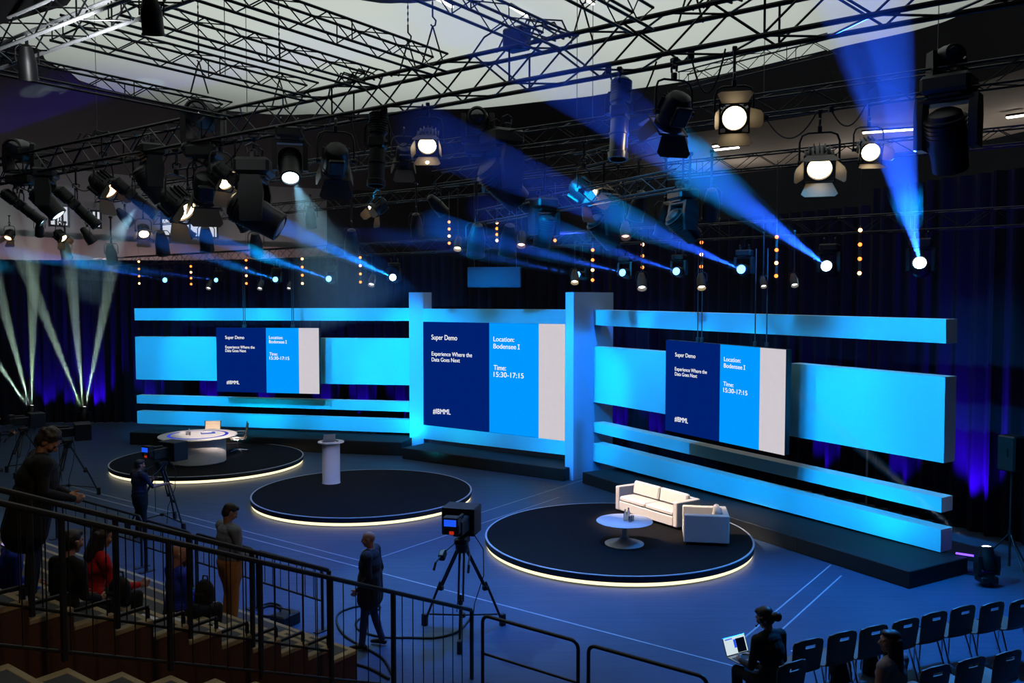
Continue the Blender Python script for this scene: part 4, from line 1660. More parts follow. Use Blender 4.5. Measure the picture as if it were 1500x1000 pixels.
for i, (x0, x1, v, z, lab) in enumerate(((20, 75, T1, 8.3, 'lamp cable sagging between the far left lamps'), (95, 160, T1, 8.3, 'lamp cable sagging over the dull brown flaps'), (180, 250, T1, 8.3, 'lamp cable sagging beside the blue striped head'), (285, 360, T1, 8.3, 'lamp cable sagging above the amber flaps'),
                                (440, 480, T1, 8.3, 'lamp cable left of the wide yoke lamp'), (515, 550, T1, 8.3, 'lamp cable sagging right of the wide yoke lamp'), (565, 620, T1, 8.3, 'lamp cable sagging left of the lit middle fresnel'), (890, 960, T1, 8.3, 'lamp cable sagging between silver profile and dark fresnel'), (1010, 1060, T1, 8.3, 'lamp cable sagging left of the large lit fresnel'),
                                (1120, 1195, T2, 8.3, 'lamp cable sagging left of the biggest lit fresnel'), (1215, 1265, T2, 8.3, 'lamp cable sagging between the two right fresnels'))):
    A, B = V(x0, 300, v), V(x1, 300, v)
    A.z = B.z = z
    root = thing('lamp_cable', lab, 'cable', A, 0, 'sagging lamp cables')
    m = MB()
    D_ = B - A
    sag = rr.uniform(.3, .7)
    m.tube([D_ * (k / 12) + Vector((0, 0, -4 * sag * (k / 12) * (1 - k / 12))) for k in range(13)], .012, 6)
    m.build('cable_run', CABLE, root)
    m = MB()
    m.box((0, 0, 0), (.08, .06, .1), ch=.01)
    m.build('plug', BLK, root)

# amber lamp strips hanging from the low rear truss
STRIPS = [(204, 383, 415, 'beyond the desk end'), (280, 390, 416, 'left of the desk screen'), (361, 381, 415, 'over the desk screen edge'), (443, 379, 415, 'right of the desk screen'), (528, 377, 413, 'left of the slim pillar'),
          (658, 325, 356, 'left above the hung panel'), (728, 326, 352, 'above the hung panel'), (813, 311, 352, 'beside the straight hanging moving head'), (868, 366, 410, 'over the white fin'), (941, 358, 408, 'right of the white fin'), (1027, 355, 408, 'over the sofa screen'),
          (1137, 347, 404, 'between the two right beams'), (1259, 337, 400, 'beside the tallest beam head')]
m = MB(); m.ball((0, 0, 0), .042, 10); BULB = m.mesh('bulb', L_BULB)
for i, (px, ya, yb, lab) in enumerate(STRIPS):
    v = 18.9
    A, B = V(px, ya, v), V(px, yb, v)
    h = A.z - B.z
    root = thing('lamp_strip', 'vertical strip of amber bulbs ' + lab, 'lamp strip', (B.x, B.y, B.z), math.atan2(-B.x, B.y), 'amber bulb strips')
    m = MB()
    m.box((0, .06, h / 2), (.06, .05, h + .16), ch=.012)
    m.build('batten', BLK, root)
    m = MB()
    top = 6.7 if A.z < 6.6 else 8.3
    m.cyl((0, .06, h + .08), (0, .06, max(h + .2, top - B.z)), .008, n=5)
    m.build('hanging_cable', WIRE, root)
    for k in range(4):
        inst('bulb', BULB, root, (0, 0, h * k / 3), None, {0: L_BULBW} if (k + i) % 3 == 0 else None)

# cross pipes
a, b = V(258, 249, T1), V(302, 252, T1)
root = thing('cross_bar', 'short horizontal pipe hanging over the angled fresnels', 'pipe', a, math.atan2((b - a).y, (b - a).x))
m = MB(); m.cyl((0, 0, 0), ((b - a).length, 0, 0), .024); m.build('pipe', ALU, root)
m = MB(); m.cyl(((b - a).length * .6, 0, -.2), ((b - a).length * .6, 0, .5), .02); m.build('drop_pole', STL, root)

# ---------------------------------------------------------------- haze beams and their spotlights
def hazemat(name, dens):
    m = bpy.data.materials.new(name)
    m.use_nodes = True
    nt = m.node_tree
    nt.nodes.remove(nt.nodes['Principled BSDF'])
    v = nt.nodes.new('ShaderNodeVolumeScatter')
    v.inputs['Color'].default_value = (1, 1, 1, 1)
    v.inputs['Density'].default_value = dens
    v.inputs['Anisotropy'].default_value = 0.0
    nt.links.new(v.outputs[0], nt.nodes['Material Output'].inputs['Volume'])
    return m


HZ = {}


def beam(label, src, tgt, half, energy, col, extra=0.0, dens=.12, blend=.12, r0=.06, lens_off=0.0):
    src, tgt = Vector(src), Vector(tgt)
    d = (tgt - src)
    L = d.length + extra
    d.normalize()
    if dens not in HZ:
        HZ[dens] = hazemat('haze_%d' % int(dens * 1000), dens)
    back = r0 / math.tan(R(half))
    spot('beam_light', src + d * .02, src + d * 5, energy, col, half * 2, blend, .02)
    o = empty('tmp', (0, 0, 0))
    bpy.data.objects.remove(o)
    m = MB()
    t = math.tan(R(half * 1.06))
    m.cyl(Vector((0, 0, .0)), Vector((0, 0, L)), r0, r0 + L * t, 24)
    ob = m.build('haze_beam', HZ[dens], None)
    ob.location = src + d * .04
    ob.rotation_euler = d.to_track_quat('Z', 'Y').to_euler()
    tag(ob, label, 'light beam', 'hazy light beams', 'stuff')


def head_beam(px, py, tgt, half, energy, col, label, hl, lens, s=1.0, extra=2.0, dens=.05, v=19.4, r0=.07):
    H0 = V(px, py, v)
    d = (Vector(tgt) - H0).normalized()
    yaw = math.degrees(math.atan2(-d.x, d.y))
    tilt = -math.degrees(math.asin(d.z))
    c = H0 - d * .3 * s
    lamp('mover', c, yaw, tilt, s, hl, lens, 6.66, group='blue beam heads on the low rear truss')
    beam(label, H0 + d * .03, tgt, half, energy * 2.0, col, extra, dens, r0=r0)


BL = (.015, .1, 1.0)
BC = (.008, .2, 1.0)
L_HEAD = glow('lens_beam_head', (190, 225, 255), 16)
L_HEADB = glow('lens_beam_head_blue', (90, 160, 255), 6)
KW = 1000
head_beam(1347, 384, P(1266, 0, 9.5), 2.9, 55 * KW, BL, 'tall blue beam rising past the right fresnels', 'moving head at the foot of the tallest blue beam', L_HEAD, 1.1, 3)
head_beam(1210, 389, P(862, 128, 10), 2.1, 50 * KW, BL, 'long blue beam rising leftward under the large fresnel', 'moving head at the foot of the long right beam', L_HEAD, 1.0, 3)
head_beam(1085, 394, P(800, 272, 12.5), 1.7, 30 * KW, BL, 'blue beam ending at the dark moving head with small lens', 'moving head between the long beam and the sofa screen', L_HEADB, .9, 3)
head_beam(990, 397, P(790, 332, 15), 1.4, 16 * KW, BL, 'faint blue beam over the sofa screen', 'moving head over the sofa screen edge', L_HEADB, .8)
head_beam(911, 399, P(720, 352, 17), 1.4, 18 * KW, BL, 'faint blue beam over the white fin', 'moving head right above the white fin', L_HEADB, .8)
head_beam(846, 402, P(650, 362, 19), 1.3, 8 * KW, BL, 'very faint blue beam right of the hung panel', 'moving head left above the white fin', L_HEADB, .7)
head_beam(575, 406, P(388, 319, 16.2), 1.15, 75 * KW, BC, 'bright blue beam striking the large wash lamp', 'moving head left of the slim pillar', L_HEAD, .9, .5)
head_beam(481, 408, P(262, 332, 19), 1.1, 46 * KW, BC, 'blue beam passing the dark wash heads at left', 'moving head right of the desk screen cables', L_HEADB, .85)
head_beam(403, 409, P(230, 352, 20), 1.05, 22 * KW, BC, 'blue beam over the desk screen', 'moving head over the desk screen', L_HEADB, .8)
head_beam(241, 410, P(20, 368, 25), 1.1, 28 * KW, BL, 'blue beam over the outer end of the desk wing', 'moving head over the outer desk wing', L_HEADB, .85)
head_beam(316, 410, P(130, 385, 25), 1.0, 9 * KW, BL, 'faint blue beam left of the desk screen', 'moving head left of the desk screen', L_HEADB, .7)
head_beam(170, 411, P(20, 392, 27), 1.0, 8 * KW, BL, 'faint blue beam beyond the desk wing end', 'moving head beyond the desk wing end', L_HEADB, .7)
s0_ = V(876, 341, 15.2)
beam('wide violet blue horizontal beam across the middle', s0_, P(430, 350, 17), 1.7, 90 * KW, (.03, .06, 1.0), 1.0, .05)
q = V(433, 265, T1)
beam('dim pale cone under the moving head with white lens', q + Vector((0, -.1, -.02)), q + Vector((1.0, -.3, -2.4)), 24, 1.0 * KW, (.35, .75, 1.0), 0, .025, .6, .08)
q = V(200, 299, T1)
beam('dim pale cone under the slanting profile lamp', q + Vector((0, 0, -.05)), q + Vector((-1.3, 0, -1.9)), 16, .9 * KW, (.4, .8, 1.0), 0, .025, .6, .06)
q = V(627, 222, T1)
beam('faint warm cone under the lit middle fresnel', q + Vector((0, -.15, -.1)), q + Vector((.05, -.2, -2.4)), 12, .55 * KW, (1, .75, .45), 0, .025, .7, .12)

# floor standing beam heads
def floor_head(label, px, py, z, dirs, half, en, blabel, lens, s=1.0, col=(.62, .9, .72), L=9.0):
    H0 = G(px, py, z)
    root = lamp('mover', H0, 0, -88, s, label, lens, up=False)
    # stand it on the floor: turn upside down on its base
    root.rotation_euler = (PI, 0, R(180))
    root.location = H0 + Vector((0, 0, -.6 * s))
    for c in root.children:
        if c.name.startswith('lamp_head'):
            c.rotation_euler = (R(-80), 0, 0)
    for i, (px2, py2, dd) in enumerate(dirs):
        t = P(px2, py2, dd)
        d = (t - H0).normalized()
        beam(blabel[i], H0 + d * .32, H0 + d * L, half, en, col, 0, .12, .5, .05)


floor_head('floor moving head beside the desk wing end throwing pale shafts', 123, 606, .75, [(40, 400, 33.5), (104, 400, 34), (163, 400, 34.5)], 3.0, 12 * KW,
           ['left pale shaft rising beside the desk wing end', 'middle pale shaft rising beside the desk wing end', 'right pale shaft rising beside the desk wing end'], L_WHITE, 1.0)
floor_head('floor moving head at the far left throwing pale shafts', 46, 604, .75, [(-92, 400, 33), (-8, 400, 33.5), (49, 400, 34)], 3.0, 12 * KW,
           ['left pale shaft rising at the frame edge', 'middle pale shaft rising at the far left', 'right pale shaft rising at the far left'], L_WHITE, 1.0)
floor_head('floor moving head glowing white near the loudspeaker stand', 1446, 818, .5, [(1300, 690, 16.5)], 1.6, 1.6 * KW, ['thin grey shaft rising from the lamp near the loudspeaker'], L_HEAD, .8, (.85, .9, 1.0), 4.5)
q = G(1420, 813, .35)
root = thing('led_bar', 'thin violet lit bar beside the white floor lamp', 'led bar', Vector((q.x, q.y, 0)), R(-35))
m = MB(); m.box((0, 0, .3), (.5, .08, .1), ch=.015); m.box((-.18, 0, .13), (.03, .06, .26)); m.box((.18, 0, .13), (.03, .06, .26)); m.box((0, 0, .01), (.5, .2, .02)); m.build('bar_housing', BLK, root)
m = MB(); m.box((0, -.03, .36), (.46, .04, .03), ch=.005); m.build('led_strip', L_VIOLET, root)

# ---------------------------------------------------------------- house lamps and added fill lights
WB = (.0, .42, 1.0)


def wing_wash(W, spots, dist, zt, z0, en, col, ang):
    n = back_n(W)
    for k in spots:
        p = W[0].lerp(W[1], k)
        p = Vector((p.x, p.y, zt))
        spot('wall_wash', Vector((p.x, p.y, z0)) - n * dist, p, en, col, ang, .55, .15)


wing_wash(WL, (.12, .38, .64, .9), 8.5, 3.0, 7.0, 3.1 * KW, (0, .46, 1.0), 39)
wing_wash(WC, (.1, .9), 8.5, 2.8, 7.0, 2.4 * KW, (0, .36, 1.0), 40)
wing_wash(WR, (.08, .34, .6, .82, 1.0), 8.0, 3.0, 8.1, 3.0 * KW, (0, .40, 1.0), 43)
spot('fin_wash', (6.5, 17.5, 7.4), (2.7, 25.3, 2.4), 3.0 * KW, (0, .26, 1.0), 30, .5, .15)
spot('fin_wash', (-3.6, 21.0, 7.2), (-3.3, 29.6, 2.7), 3.2 * KW, (0, .4, 1.0), 30, .5, .15)
spot('fin_wash', (-.4, 18.6, 6.3), (1.7, 24.7, 2.7), 2.0 * KW, (0, .42, 1.0), 32, .5, .15)
spot('wash_floor', uv(-9, 12.5, 9.2), (-2.2, 17.0, 0), 5.0 * KW, (.0, .2, 1.0), 78, .8, .3)
spot('wash_floor_right', (7.6, 15.2, 7.8), (5.4, 12.9, 0), 5.0 * KW, (.0, .27, 1.0), 74, .8, .3)
for px, py, z, en in ((338, 640, .5, .1), (592, 645, .45, .1), (612, 664, .4, .1), (1262, 800, .35, .06)):
    q = G(px, py, z)
    n = WR if px > 840 else (WC if px > 605 else WL)
    spot('plinth_uplight', q, q + back_n(n) * 1.0 + Vector((0, 0, .9)), en * KW, (0, .75, 1.0), 120, 1.0, .2)
spot('key_sofa', (-2.2, 18.0, 8.1), (3.4, 19.0, .6), 6.5 * KW, (1, .80, .62), 22, .6, .1)
spot('key_desk', uv(-15, 10.6, 7.6), (-9.5, 26.7, 1.2), 11.0 * KW, (1, .8, .68), 11, .6, .1)
spot('key_lectern', uv(-9.2, 10.4, 7.6), (-4.6, 22.8, 1.1), .9 * KW, (1, .82, .68), 16, .7, .1)
al = bpy.data.lights.new('daylight_above_roof', 'AREA')
al.shape = 'DISK'
al.size = 34
al.energy = 3.7 * KW
al.color = (.97, 1.0, .96)
ao = bpy.data.objects.new('daylight_above_roof', al)
COL.objects.link(ao)
ao.location = (CC.x, CC.y, 19)
def point(name, loc, en, col, rad=.15):
    l = bpy.data.lights.new(name, 'POINT')
    l.energy = en
    l.color = col
    l.shadow_soft_size = rad
    o = bpy.data.objects.new(name, l)
    COL.objects.link(o)
    o.location = loc


for px in (920, 1080, 1240, 1390, 1540):
    q = gal(px, 215, 23.5)
    point('hidden_gallery_fill', (q.x, q.y, 10.5), .10 * KW, (1, .9, .8))  # unseen points added inside the right gallery to brighten it
for px in (-60, 90, 240, 390):
    q = gal(px, 360, RO - 2.2)
    point('hidden_gallery_fill', (q.x, q.y, 6.4), .16 * KW, (1, .86, .84))  # unseen points added behind the drape to lift fascia and ceiling ring
# bodiless fill spot added to brighten the near truss chords
q = uv(-8.6, 5.3, 7.7)
spot('truss_fill', uv(-9.6, 4.6, 7.6), uv(-10.6, 5.3, 8.6), .3 * KW, (.95, .97, 1), 110, .9, .1)
spot('tribune_houselight', (1.5, 2.5, 9.5), uv(-9, 5, 1.5), .30 * KW, (1, .74, .46), 50, .8, .3)
# violet blue lamps on the floor that graze the drapes
for (px, py, en) in ((68, 640, 60), (142, 634, 160), (100, 636, 40), (219, 650, 60), (308, 652, 90), (388, 655, 70), (475, 660, 70), (532, 664, 90), (590, 668, 60), (908, 690, 70), (965, 700, 60), (1216, 745, 60), (1330, 760, 60), (1440, 770, 260)):
    # point on the floor a little in front of the drape
    d = ray(px, 440)
    best = None
    for pts in ([(-27, 29), (-20.5, 36.2), (-14, 36.4), (-6, 33.6), (-2.2, 32)], [(-2.1, 32), (3.2, 28.6)], [(3.3, 28.5), (6, 26), (9, 21.7)], [(9.05, 21.6), (11.6, 16.6), (14.5, 10)]):
        for a, b in zip(pts, pts[1:]):
            a, b = Vector(a), Vector(b)
            k = d.x / d.y
            den = (b.x - a.x) - k * (b.y - a.y)
            if abs(den) < 1e-9:
                continue
            t = (k * a.y - a.x) / den
            if 0 <= t <= 1:
                best = (a + (b - a) * t, (b - a).normalized())
    if best:
        c, t = best
        n = Vector((t.y, -t.x))
        if n.y > 0:
            n = -n
        p = c + n * .5
        spot('drape_uplight', (p.x, p.y, .3), (c.x, c.y, 2.6), en * 16.0, (.05, .0, 1.0), 60, .8, .08)
# ---------------------------------------------------------------- people
def remeshed(mb, voxel, smooth_it=3):
    me = mb.mesh('tmp', [], 0)
    o = bpy.data.objects.new('tmp', me)
    COL.objects.link(o)
    r = o.modifiers.new('r', 'REMESH')
    r.mode = 'VOXEL'
    r.voxel_size = voxel
    s = o.modifiers.new('s', 'SMOOTH')
    s.factor = .5
    s.iterations = smooth_it
    dg = bpy.context.evaluated_depsgraph_get()
    out = bpy.data.meshes.new_from_object(o.evaluated_get(dg))
    bpy.data.objects.remove(o)
    bpy.data.meshes.remove(me)
    out.shade_smooth()
    return out


class Fig:
    def __init__(s):
        s.p = []

    def cap(s, a, b, ra, rb, tg):
        s.p.append(('c', Vector(a), Vector(b), ra, rb, tg))

    def chain(s, pts, rs, tg):
        for i in range(len(pts) - 1):
            s.cap(pts[i], pts[i + 1], rs[i], rs[i + 1], tg)

    def ell(s, c, r, tg, M=None):
        s.p.append(('e', Vector(c), tuple(r), M or Matrix.Identity(3), None, tg))

    def make(s, voxel, mats, it=3):
        mb = MB()
        for q in s.p:
            if q[0] == 'c':
                _, a, b, ra, rb, _t = q
                d = b - a
                L = max(1e-4, d.length)
                k = 8
                prof = [(max(1e-4, ra * math.sin(PI / 2 * i / k)), -ra * math.cos(PI / 2 * i / k)) for i in range(k)] + [(ra, 0), (rb, L)] + \
                       [(max(1e-4, rb * math.cos(PI / 2 * i / k)), L + rb * math.sin(PI / 2 * i / k)) for i in range(1, k + 1)]
                M = Matrix.Translation(a) @ d.to_track_quat('Z', 'Y').to_matrix().to_4x4()
                mb.lathe(prof, 14, M)
            else:
                mb.ball(q[1], q[2], 18, q[3])
        me = remeshed(mb, voxel, it)
        n = len(me.polygons)
        ce = np.empty(n * 3)
        me.polygons.foreach_get('center', ce)
        ce = ce.reshape(n, 3)
        best = np.full(n, 1e9)
        idx = np.zeros(n, dtype=np.int32)
        keys = list(mats.keys())
        for q in s.p:
            if q[0] == 'c':
                _, a, b, ra, rb, tg = q
                a, b = np.array(a), np.array(b)
                ab = b - a
                t = np.clip(((ce - a) @ ab) / max(1e-9, ab @ ab), 0, 1)
                dd = np.linalg.norm(ce - (a + t[:, None] * ab), axis=1) - (ra + (rb - ra) * t)
            else:
                Mi = np.array(q[3].inverted())
                loc = (ce - np.array(q[1])) @ Mi.T
                r = np.array(q[2])
                k0 = np.linalg.norm(loc / r, axis=1)
                k1 = np.linalg.norm(loc / (r * r), axis=1)
                dd = k0 * (k0 - 1) / np.maximum(k1, 1e-6)
                tg = q[5]
            m = dd < best
            best[m] = dd[m]
            idx[m] = keys.index(tg)
        me.materials.clear()
        for k in keys:
            me.materials.append(mats[k])
        me.polygons.foreach_set('material_index', idx)
        me.update()
        return me


def hand(F, wr, d, n, curl=.5, tg='skin', thumb_side=1):
    d = Vector(d).normalized()
    n = Vector(n)
    n = (n - d * n.dot(d)).normalized()
    sd = d.cross(n) * thumb_side       # towards the thumb
    M = Matrix((sd, d, n)).transposed()
    F.ell(wr + d * .05, (.041, .055, .018), tg, M)
    F.cap(wr - d * .01, wr + d * .04, .024, .03, tg)
    for i, (off, ln, sp) in enumerate(((.031, .072, .12), (.0105, .08, .03), (-.0105, .074, -.06), (-.03, .058, -.16))):
        b = wr + d * (.093 - .004 * abs(i - 1)) + sd * off
        d1 = (d + sd * sp * .5 + n * curl * .6).normalized()
        m1 = b + d1 * ln * .5
        d2 = (d + n * curl * 1.8).normalized()
        m2 = m1 + d2 * ln * .3
        d3 = (d * .6 + n * curl * 2.6).normalized()
        F.chain([b - d * .02, b, m1, m2, m2 + d3 * ln * .25], [.0095, .0095, .009, .0085, .0078], tg)
    b = wr + d * .03 + sd * .034
    t1 = b + (sd * .7 + d * .7 + n * .25).normalized() * .036
    F.chain([wr + d * .02 + sd * .02, b, t1, t1 + (d + n * curl * .8).normalized() * .03], [.014, .0125, .0105, .0088], tg)


SKIN = mat('skin', (176, 128, 104), .5, 0, .08, 20)
EYE_M = mat('eye_dark', (40, 32, 30), .2)
HAIRB = mat('hair_dark', (34, 26, 22), .5, 0, .3, 60)
HAIRG = mat('hair_grey_brown', (58, 49, 43), .55, 0, .3, 60)
SHOE = mat('shoe_black', (24, 22, 22), .4)
SOLE = mat('shoe_brown', (110, 74, 44), .5)


def cloth(name, col):
    return mat(name, col, .85, 0, .15, 18, bump=.25, bscale=60)


C_NAVY = cloth('cloth_navy_blazer', (26, 28, 38))
C_JEAN = cloth('cloth_jeans', (44, 58, 92))
C_BLACK = cloth('cloth_black', (14, 14, 17))
C_SHIRTW = cloth('cloth_pale_shirt', (168, 176, 196))
C_GREY = cloth('cloth_grey_shirt', (120, 128, 140))
C_TAN = cloth('cloth_tan', (176, 122, 72))
C_RED = cloth('cloth_red', (196, 18, 24))
C_BLUE = cloth('cloth_blue', (36, 60, 190))
C_LACE = cloth('cloth_lace_grey', (150, 140, 150))
C_DNAVY = cloth('cloth_dark_blue', (26, 34, 60))


def person(label, loc, yaw, J, mats, head=(0, 0, 0), hair=None, hairm=None, female=False, bald=False, beard=False, scale=1.0, jacket=None, open_front=False, sleeves='top', hands=(.5, .5), hand_dirs=None, build=1.0, group=None, skirt=None, stubble=False):
    """J: joints in a local frame that faces +y; head: (pitch down, turn left, roll) in degrees"""
    v = {k: Vector(x) for k, x in J.items()}
    F = Fig()
    b = build
    pel, che, nk, hd = v['pelvis'], v['chest'], v['neck'], v['head']
    up = (che - pel).normalized()
    side = (v['shR'] - v['shL']).normalized()
    fr = up.cross(side)
    fr = -fr if fr.dot(Vector((0, 1, 0))) < 0 and abs(fr.y) > .2 else fr
    side2 = (v['hipR'] - v['hipL']).normalized()
    T = Matrix((side, fr, up)).transposed()
    upn = (nk - che).normalized()
    frn = side.cross(upn) * -1
    frn = upn.cross(side)
    Tn = T
    wst = pel.lerp(che, .48)
    tt = 'jacket' if jacket else 'top'
    # pelvis and trunk
    F.ell(pel + up * .0, (.165 * b, .125 * b, .13), 'pants', T)
    F.ell(pel + up * .1, (.155 * b, .118 * b, .12), tt, T)
    F.ell(wst + up * .02, (.148 * b if not female else .132, .112 * b, .16), tt, T)
    F.ell(che - up * .02, (.168 * b, .122 * b, .18), tt, T)
    F.ell(che + up * .08, (.165 * b, .105 * b, .11), tt, T)
    if female:
        for s in (-1, 1):
            F.ell(che + side * .07 * s + fr * .085, (.06, .055, .06), 'top', T)
    sl, sr = v['shL'], v['shR']
    F.cap(sl, sr, .062 * b, .062 * b, tt)
    F.cap(sl.lerp(nk, .12), nk - (hd - nk) * .1, .06, .055, 'top')
    F.cap(sr.lerp(nk, .12), nk - (hd - nk) * .1, .06, .055, 'top')
    if jacket:
        F.cap(pel + up * .12 + side * .05 * b, pel - up * .2 + side * .055 * b, .128 * b, .135 * b, 'jacket')
        F.cap(pel + up * .12 - side * .05 * b, pel - up * .2 - side * .055 * b, .128 * b, .135 * b, 'jacket')
        F.ell(che - up * .05, (.178 * b, .128 * b, .2), 'jacket', T)
        F.ell(wst, (.165 * b, .126 * b, .17), 'jacket', T)
        F.cap(sl, sr, .067 * b, .067 * b, 'jacket')
        if open_front:
            F.ell(che + fr * .095 - up * .02, (.042, .045, .2), 'top', T)
            F.ell(wst + fr * .1, (.03, .045, .16), 'top', T)
    # neck, head
    hp, ht, hr = head
    MH = Matrix.Rotation(R(ht), 3, 'Z') @ Matrix.Rotation(R(-hp), 3, 'X') @ Matrix.Rotation(R(hr), 3, 'Y')
    F.cap(nk - (hd - nk) * .15, hd + MH @ Vector((0, -.015, -.05)), .056 if not female else .048, .054 if not female else .046, 'skin')

    def H(x, y, z):
        return hd + MH @ Vector((x, y, z))
    F.ell(H(0, -.005, .03), (.077, .097, .088), 'skin', MH)
    F.ell(H(0, .02, -.03), (.064, .074, .08), 'skin', MH)
    F.ell(H(0, .055, -.083), (.034, .03, .028), 'skin', MH)
    F.cap(H(0, .088, .012), H(0, .108, -.022), .011, .016, 'skin')
    F.ell(H(-.013, .1, -.026), (.01, .01, .009), 'skin', MH)
    F.ell(H(.013, .1, -.026), (.01, .01, .009), 'skin', MH)
    F.cap(H(-.045, .078, .026), H(.045, .078, .026), .013, .013, 'skin')
    F.ell(H(0, .087, -.052), (.024, .012, .007), 'lips', MH)
    F.ell(H(0, .086, -.061), (.02, .012, .007), 'lips', MH)
    for s in (-1, 1):
        F.ell(H(s * .048, .062, -.018), (.026, .024, .03), 'skin', MH)
        F.ell(H(s * .079, -.008, -.01), (.01, .022, .034), 'skin', MH)
        F.ell(H(s * .083, -.016, .008), (.008, .016, .018), 'skin', MH)
    if beard:
        F.ell(H(0, .05, -.078), (.05, .052, .05), 'beard', MH)
        F.ell(H(0, .06, -.11), (.035, .035, .035), 'beard', MH)
    # arms
    for sd_, s in (('L', -1), ('R', 1)):
        sh, el, wr = v['sh' + sd_], v['el' + sd_], v['wr' + sd_]
        tg = 'jacket' if jacket else 'top'
        thick = 1.15 if jacket else 1.0
        F.chain([sh, sh.lerp(el, .45), el], [.062 * thick * b, .052 * thick, .043 * thick], tg if sleeves != 'none' else 'skin')
        ftag = tg if sleeves == 'top' else 'skin'
        F.chain([el, el.lerp(wr, .35), wr], [.042 * thick, .04 * thick, .028 * (1.25 if ftag != 'skin' else 1)], ftag)
        if sleeves == 'short':
            F.chain([el.lerp(wr, .0), el.lerp(wr, .4), wr], [.04, .038, .027], 'skin')
        hdir = (wr - el).normalized()
        pn = Vector((-s * .8, .3, 0))
        ts = s
        if hand_dirs and hand_dirs.get(sd_):
            hdir, pn = hand_dirs[sd_]
        hdir = Vector(hdir).normalized()
        pn = Vector(pn)
        # thumb on the forward or inner side
        pnn = (pn - hdir * pn.dot(hdir)).normalized()
        sdv = hdir.cross(pnn)
        want = Vector((-s * .6, .7, .4))
        hand(F, wr + hdir * .012, hdir, pnn, hands[0 if s < 0 else 1], 'skin', 1 if sdv.dot(want) > 0 else -1)
    # legs
    for sd_, s in (('L', -1), ('R', 1)):
        hi, kn, an = v['hip' + sd_], v['kn' + sd_], v['an' + sd_]
        F.chain([hi, hi.lerp(kn, .3), hi.lerp(kn, .7), kn], [.098 * b, .09 * b, .072, .06], 'pants')
        F.chain([kn, kn.lerp(an, .3), kn.lerp(an, .75), an + Vector((0, 0, .02))], [.06, .062, .05, .05], 'pants')
        td = v.get('toe' + sd_)
        td = (Vector(td) if td is not None else Vector((s * .15, 1, 0))).normalized()
        heel = an + Vector((0, 0, -.045)) - td * .045
        F.chain([heel, an + Vector((0, 0, -.04)) + td * .06, an + Vector((0, 0, -.055)) + td * .16], [.036, .04, .03], 'shoe')
        F.cap(an + Vector((0, 0, -.02)), an + Vector((0, 0, .03)), .042, .044, 'shoe')
    mm = dict(mats)
    mm.setdefault('skin', SKIN)
    mm.setdefault('lips', mat('lips', (150, 92, 82), .5))
    mm.setdefault('shoe', SHOE)
    mm.setdefault('beard', HAIRG)
    mm.setdefault('jacket', mm['top'])
    me = F.make(.0075, mm, 2)
    root = thing('person', label, 'person', loc, yaw, group, scale)
    inst('body', me, root)
    for s in (-1, 1):
        m = MB()
        m.ball(H(s * .031, .079, .006), (.0125, .0125, .0085), 12, MH)
        m.build('eye', EYE_M, root)
    hm = hairm or HAIRB
    if hair:
        Fh = Fig()
        hair(Fh, H, MH)
        inst('hair', Fh.make(.009, {'hair': hm}, 2), root)
    return root, H, v, MH


def hair_short(Fh, H, MH):
    Fh.ell(H(0, -.018, .045), (.084, .098, .084), 'hair', MH)
    Fh.ell(H(0, -.05, .0), (.08, .062, .085), 'hair', MH)
    Fh.ell(H(0, .045, .085), (.066, .05, .035), 'hair', MH)


def hair_curly(Fh, H, MH):
    rr = random.Random(11)
    Fh.ell(H(0, -.02, .045), (.09, .1, .09), 'hair', MH)
    Fh.ell(H(0, -.055, -.01), (.088, .068, .1), 'hair', MH)
    for i in range(60):
        a, b = rr.uniform(0, 2 * PI), rr.uniform(-.5, 1.4)
        x, y, z = math.cos(a) * math.cos(b), math.sin(a) * math.cos(b), math.sin(b)
        if y > .45 and z < .55:
            continue
        Fh.ell(H(x * .092, -.02 + y * .1, .04 + z * .092), (.02, .02, .02), 'hair', MH)


def hair_bun(Fh, H, MH):
    hair_short(Fh, H, MH)
    Fh.ell(H(.03, -.14, -.01), (.055, .05, .055), 'hair', MH)
    Fh.ell(H(.01, -.1, -.0), (.05, .05, .04), 'hair', MH)


def hair_long(ln):
    def f(Fh, H, MH):
        hair_short(Fh, H, MH)
        for x in (-.065, -.03, .0, .03, .065):
            Fh.cap(H(x, -.06, .02), H(x * 1.25, -.075, -.2), .045, .05, 'hair')
            Fh.cap(H(x * 1.25, -.075, -.2), H(x * 1.2, -.1, -ln), .05, .03, 'hair')
        for s in (-1, 1):
            Fh.cap(H(s * .075, .01, .03), H(s * .085, .0, -.2), .025, .03, 'hair')
    return f


def stand(h=1.0, lean=0.0, wide=0.0, **o):
    J = dict(pelvis=(0, 0, .96), chest=(0, .0, 1.30), neck=(0, -.01, 1.475), head=(0, .015, 1.625), shL=(-.185, -.01, 1.415), shR=(.185, -.01, 1.415), elL=(-.235, -.03, 1.12), elR=(.235, -.03, 1.12),
             wrL=(-.24, .04, .875), wrR=(.24, .04, .875), hipL=(-.09, 0, .92), hipR=(.09, 0, .92), knL=(-.1, .02, .5), knR=(.1, .02, .5), anL=(-.11, -.02, .09), anR=(.11, -.02, .09))
    for k in ('sh', 'el', 'wr'):
        for q_, s_ in (('L', -1), ('R', 1)):
            x_, y_, z_ = J[k + q_]
            J[k + q_] = (x_ + s_ * wide, y_, z_)
    if lean:
        c = Vector(J['pelvis'])
        M = Matrix.Rotation(R(-lean), 3, 'X')
        for k in ('chest', 'neck', 'head', 'shL', 'shR', 'elL', 'elR', 'wrL', 'wrR'):
            J[k] = tuple(c + M @ (Vector(J[k]) - c))
    J.update(o)
    return J


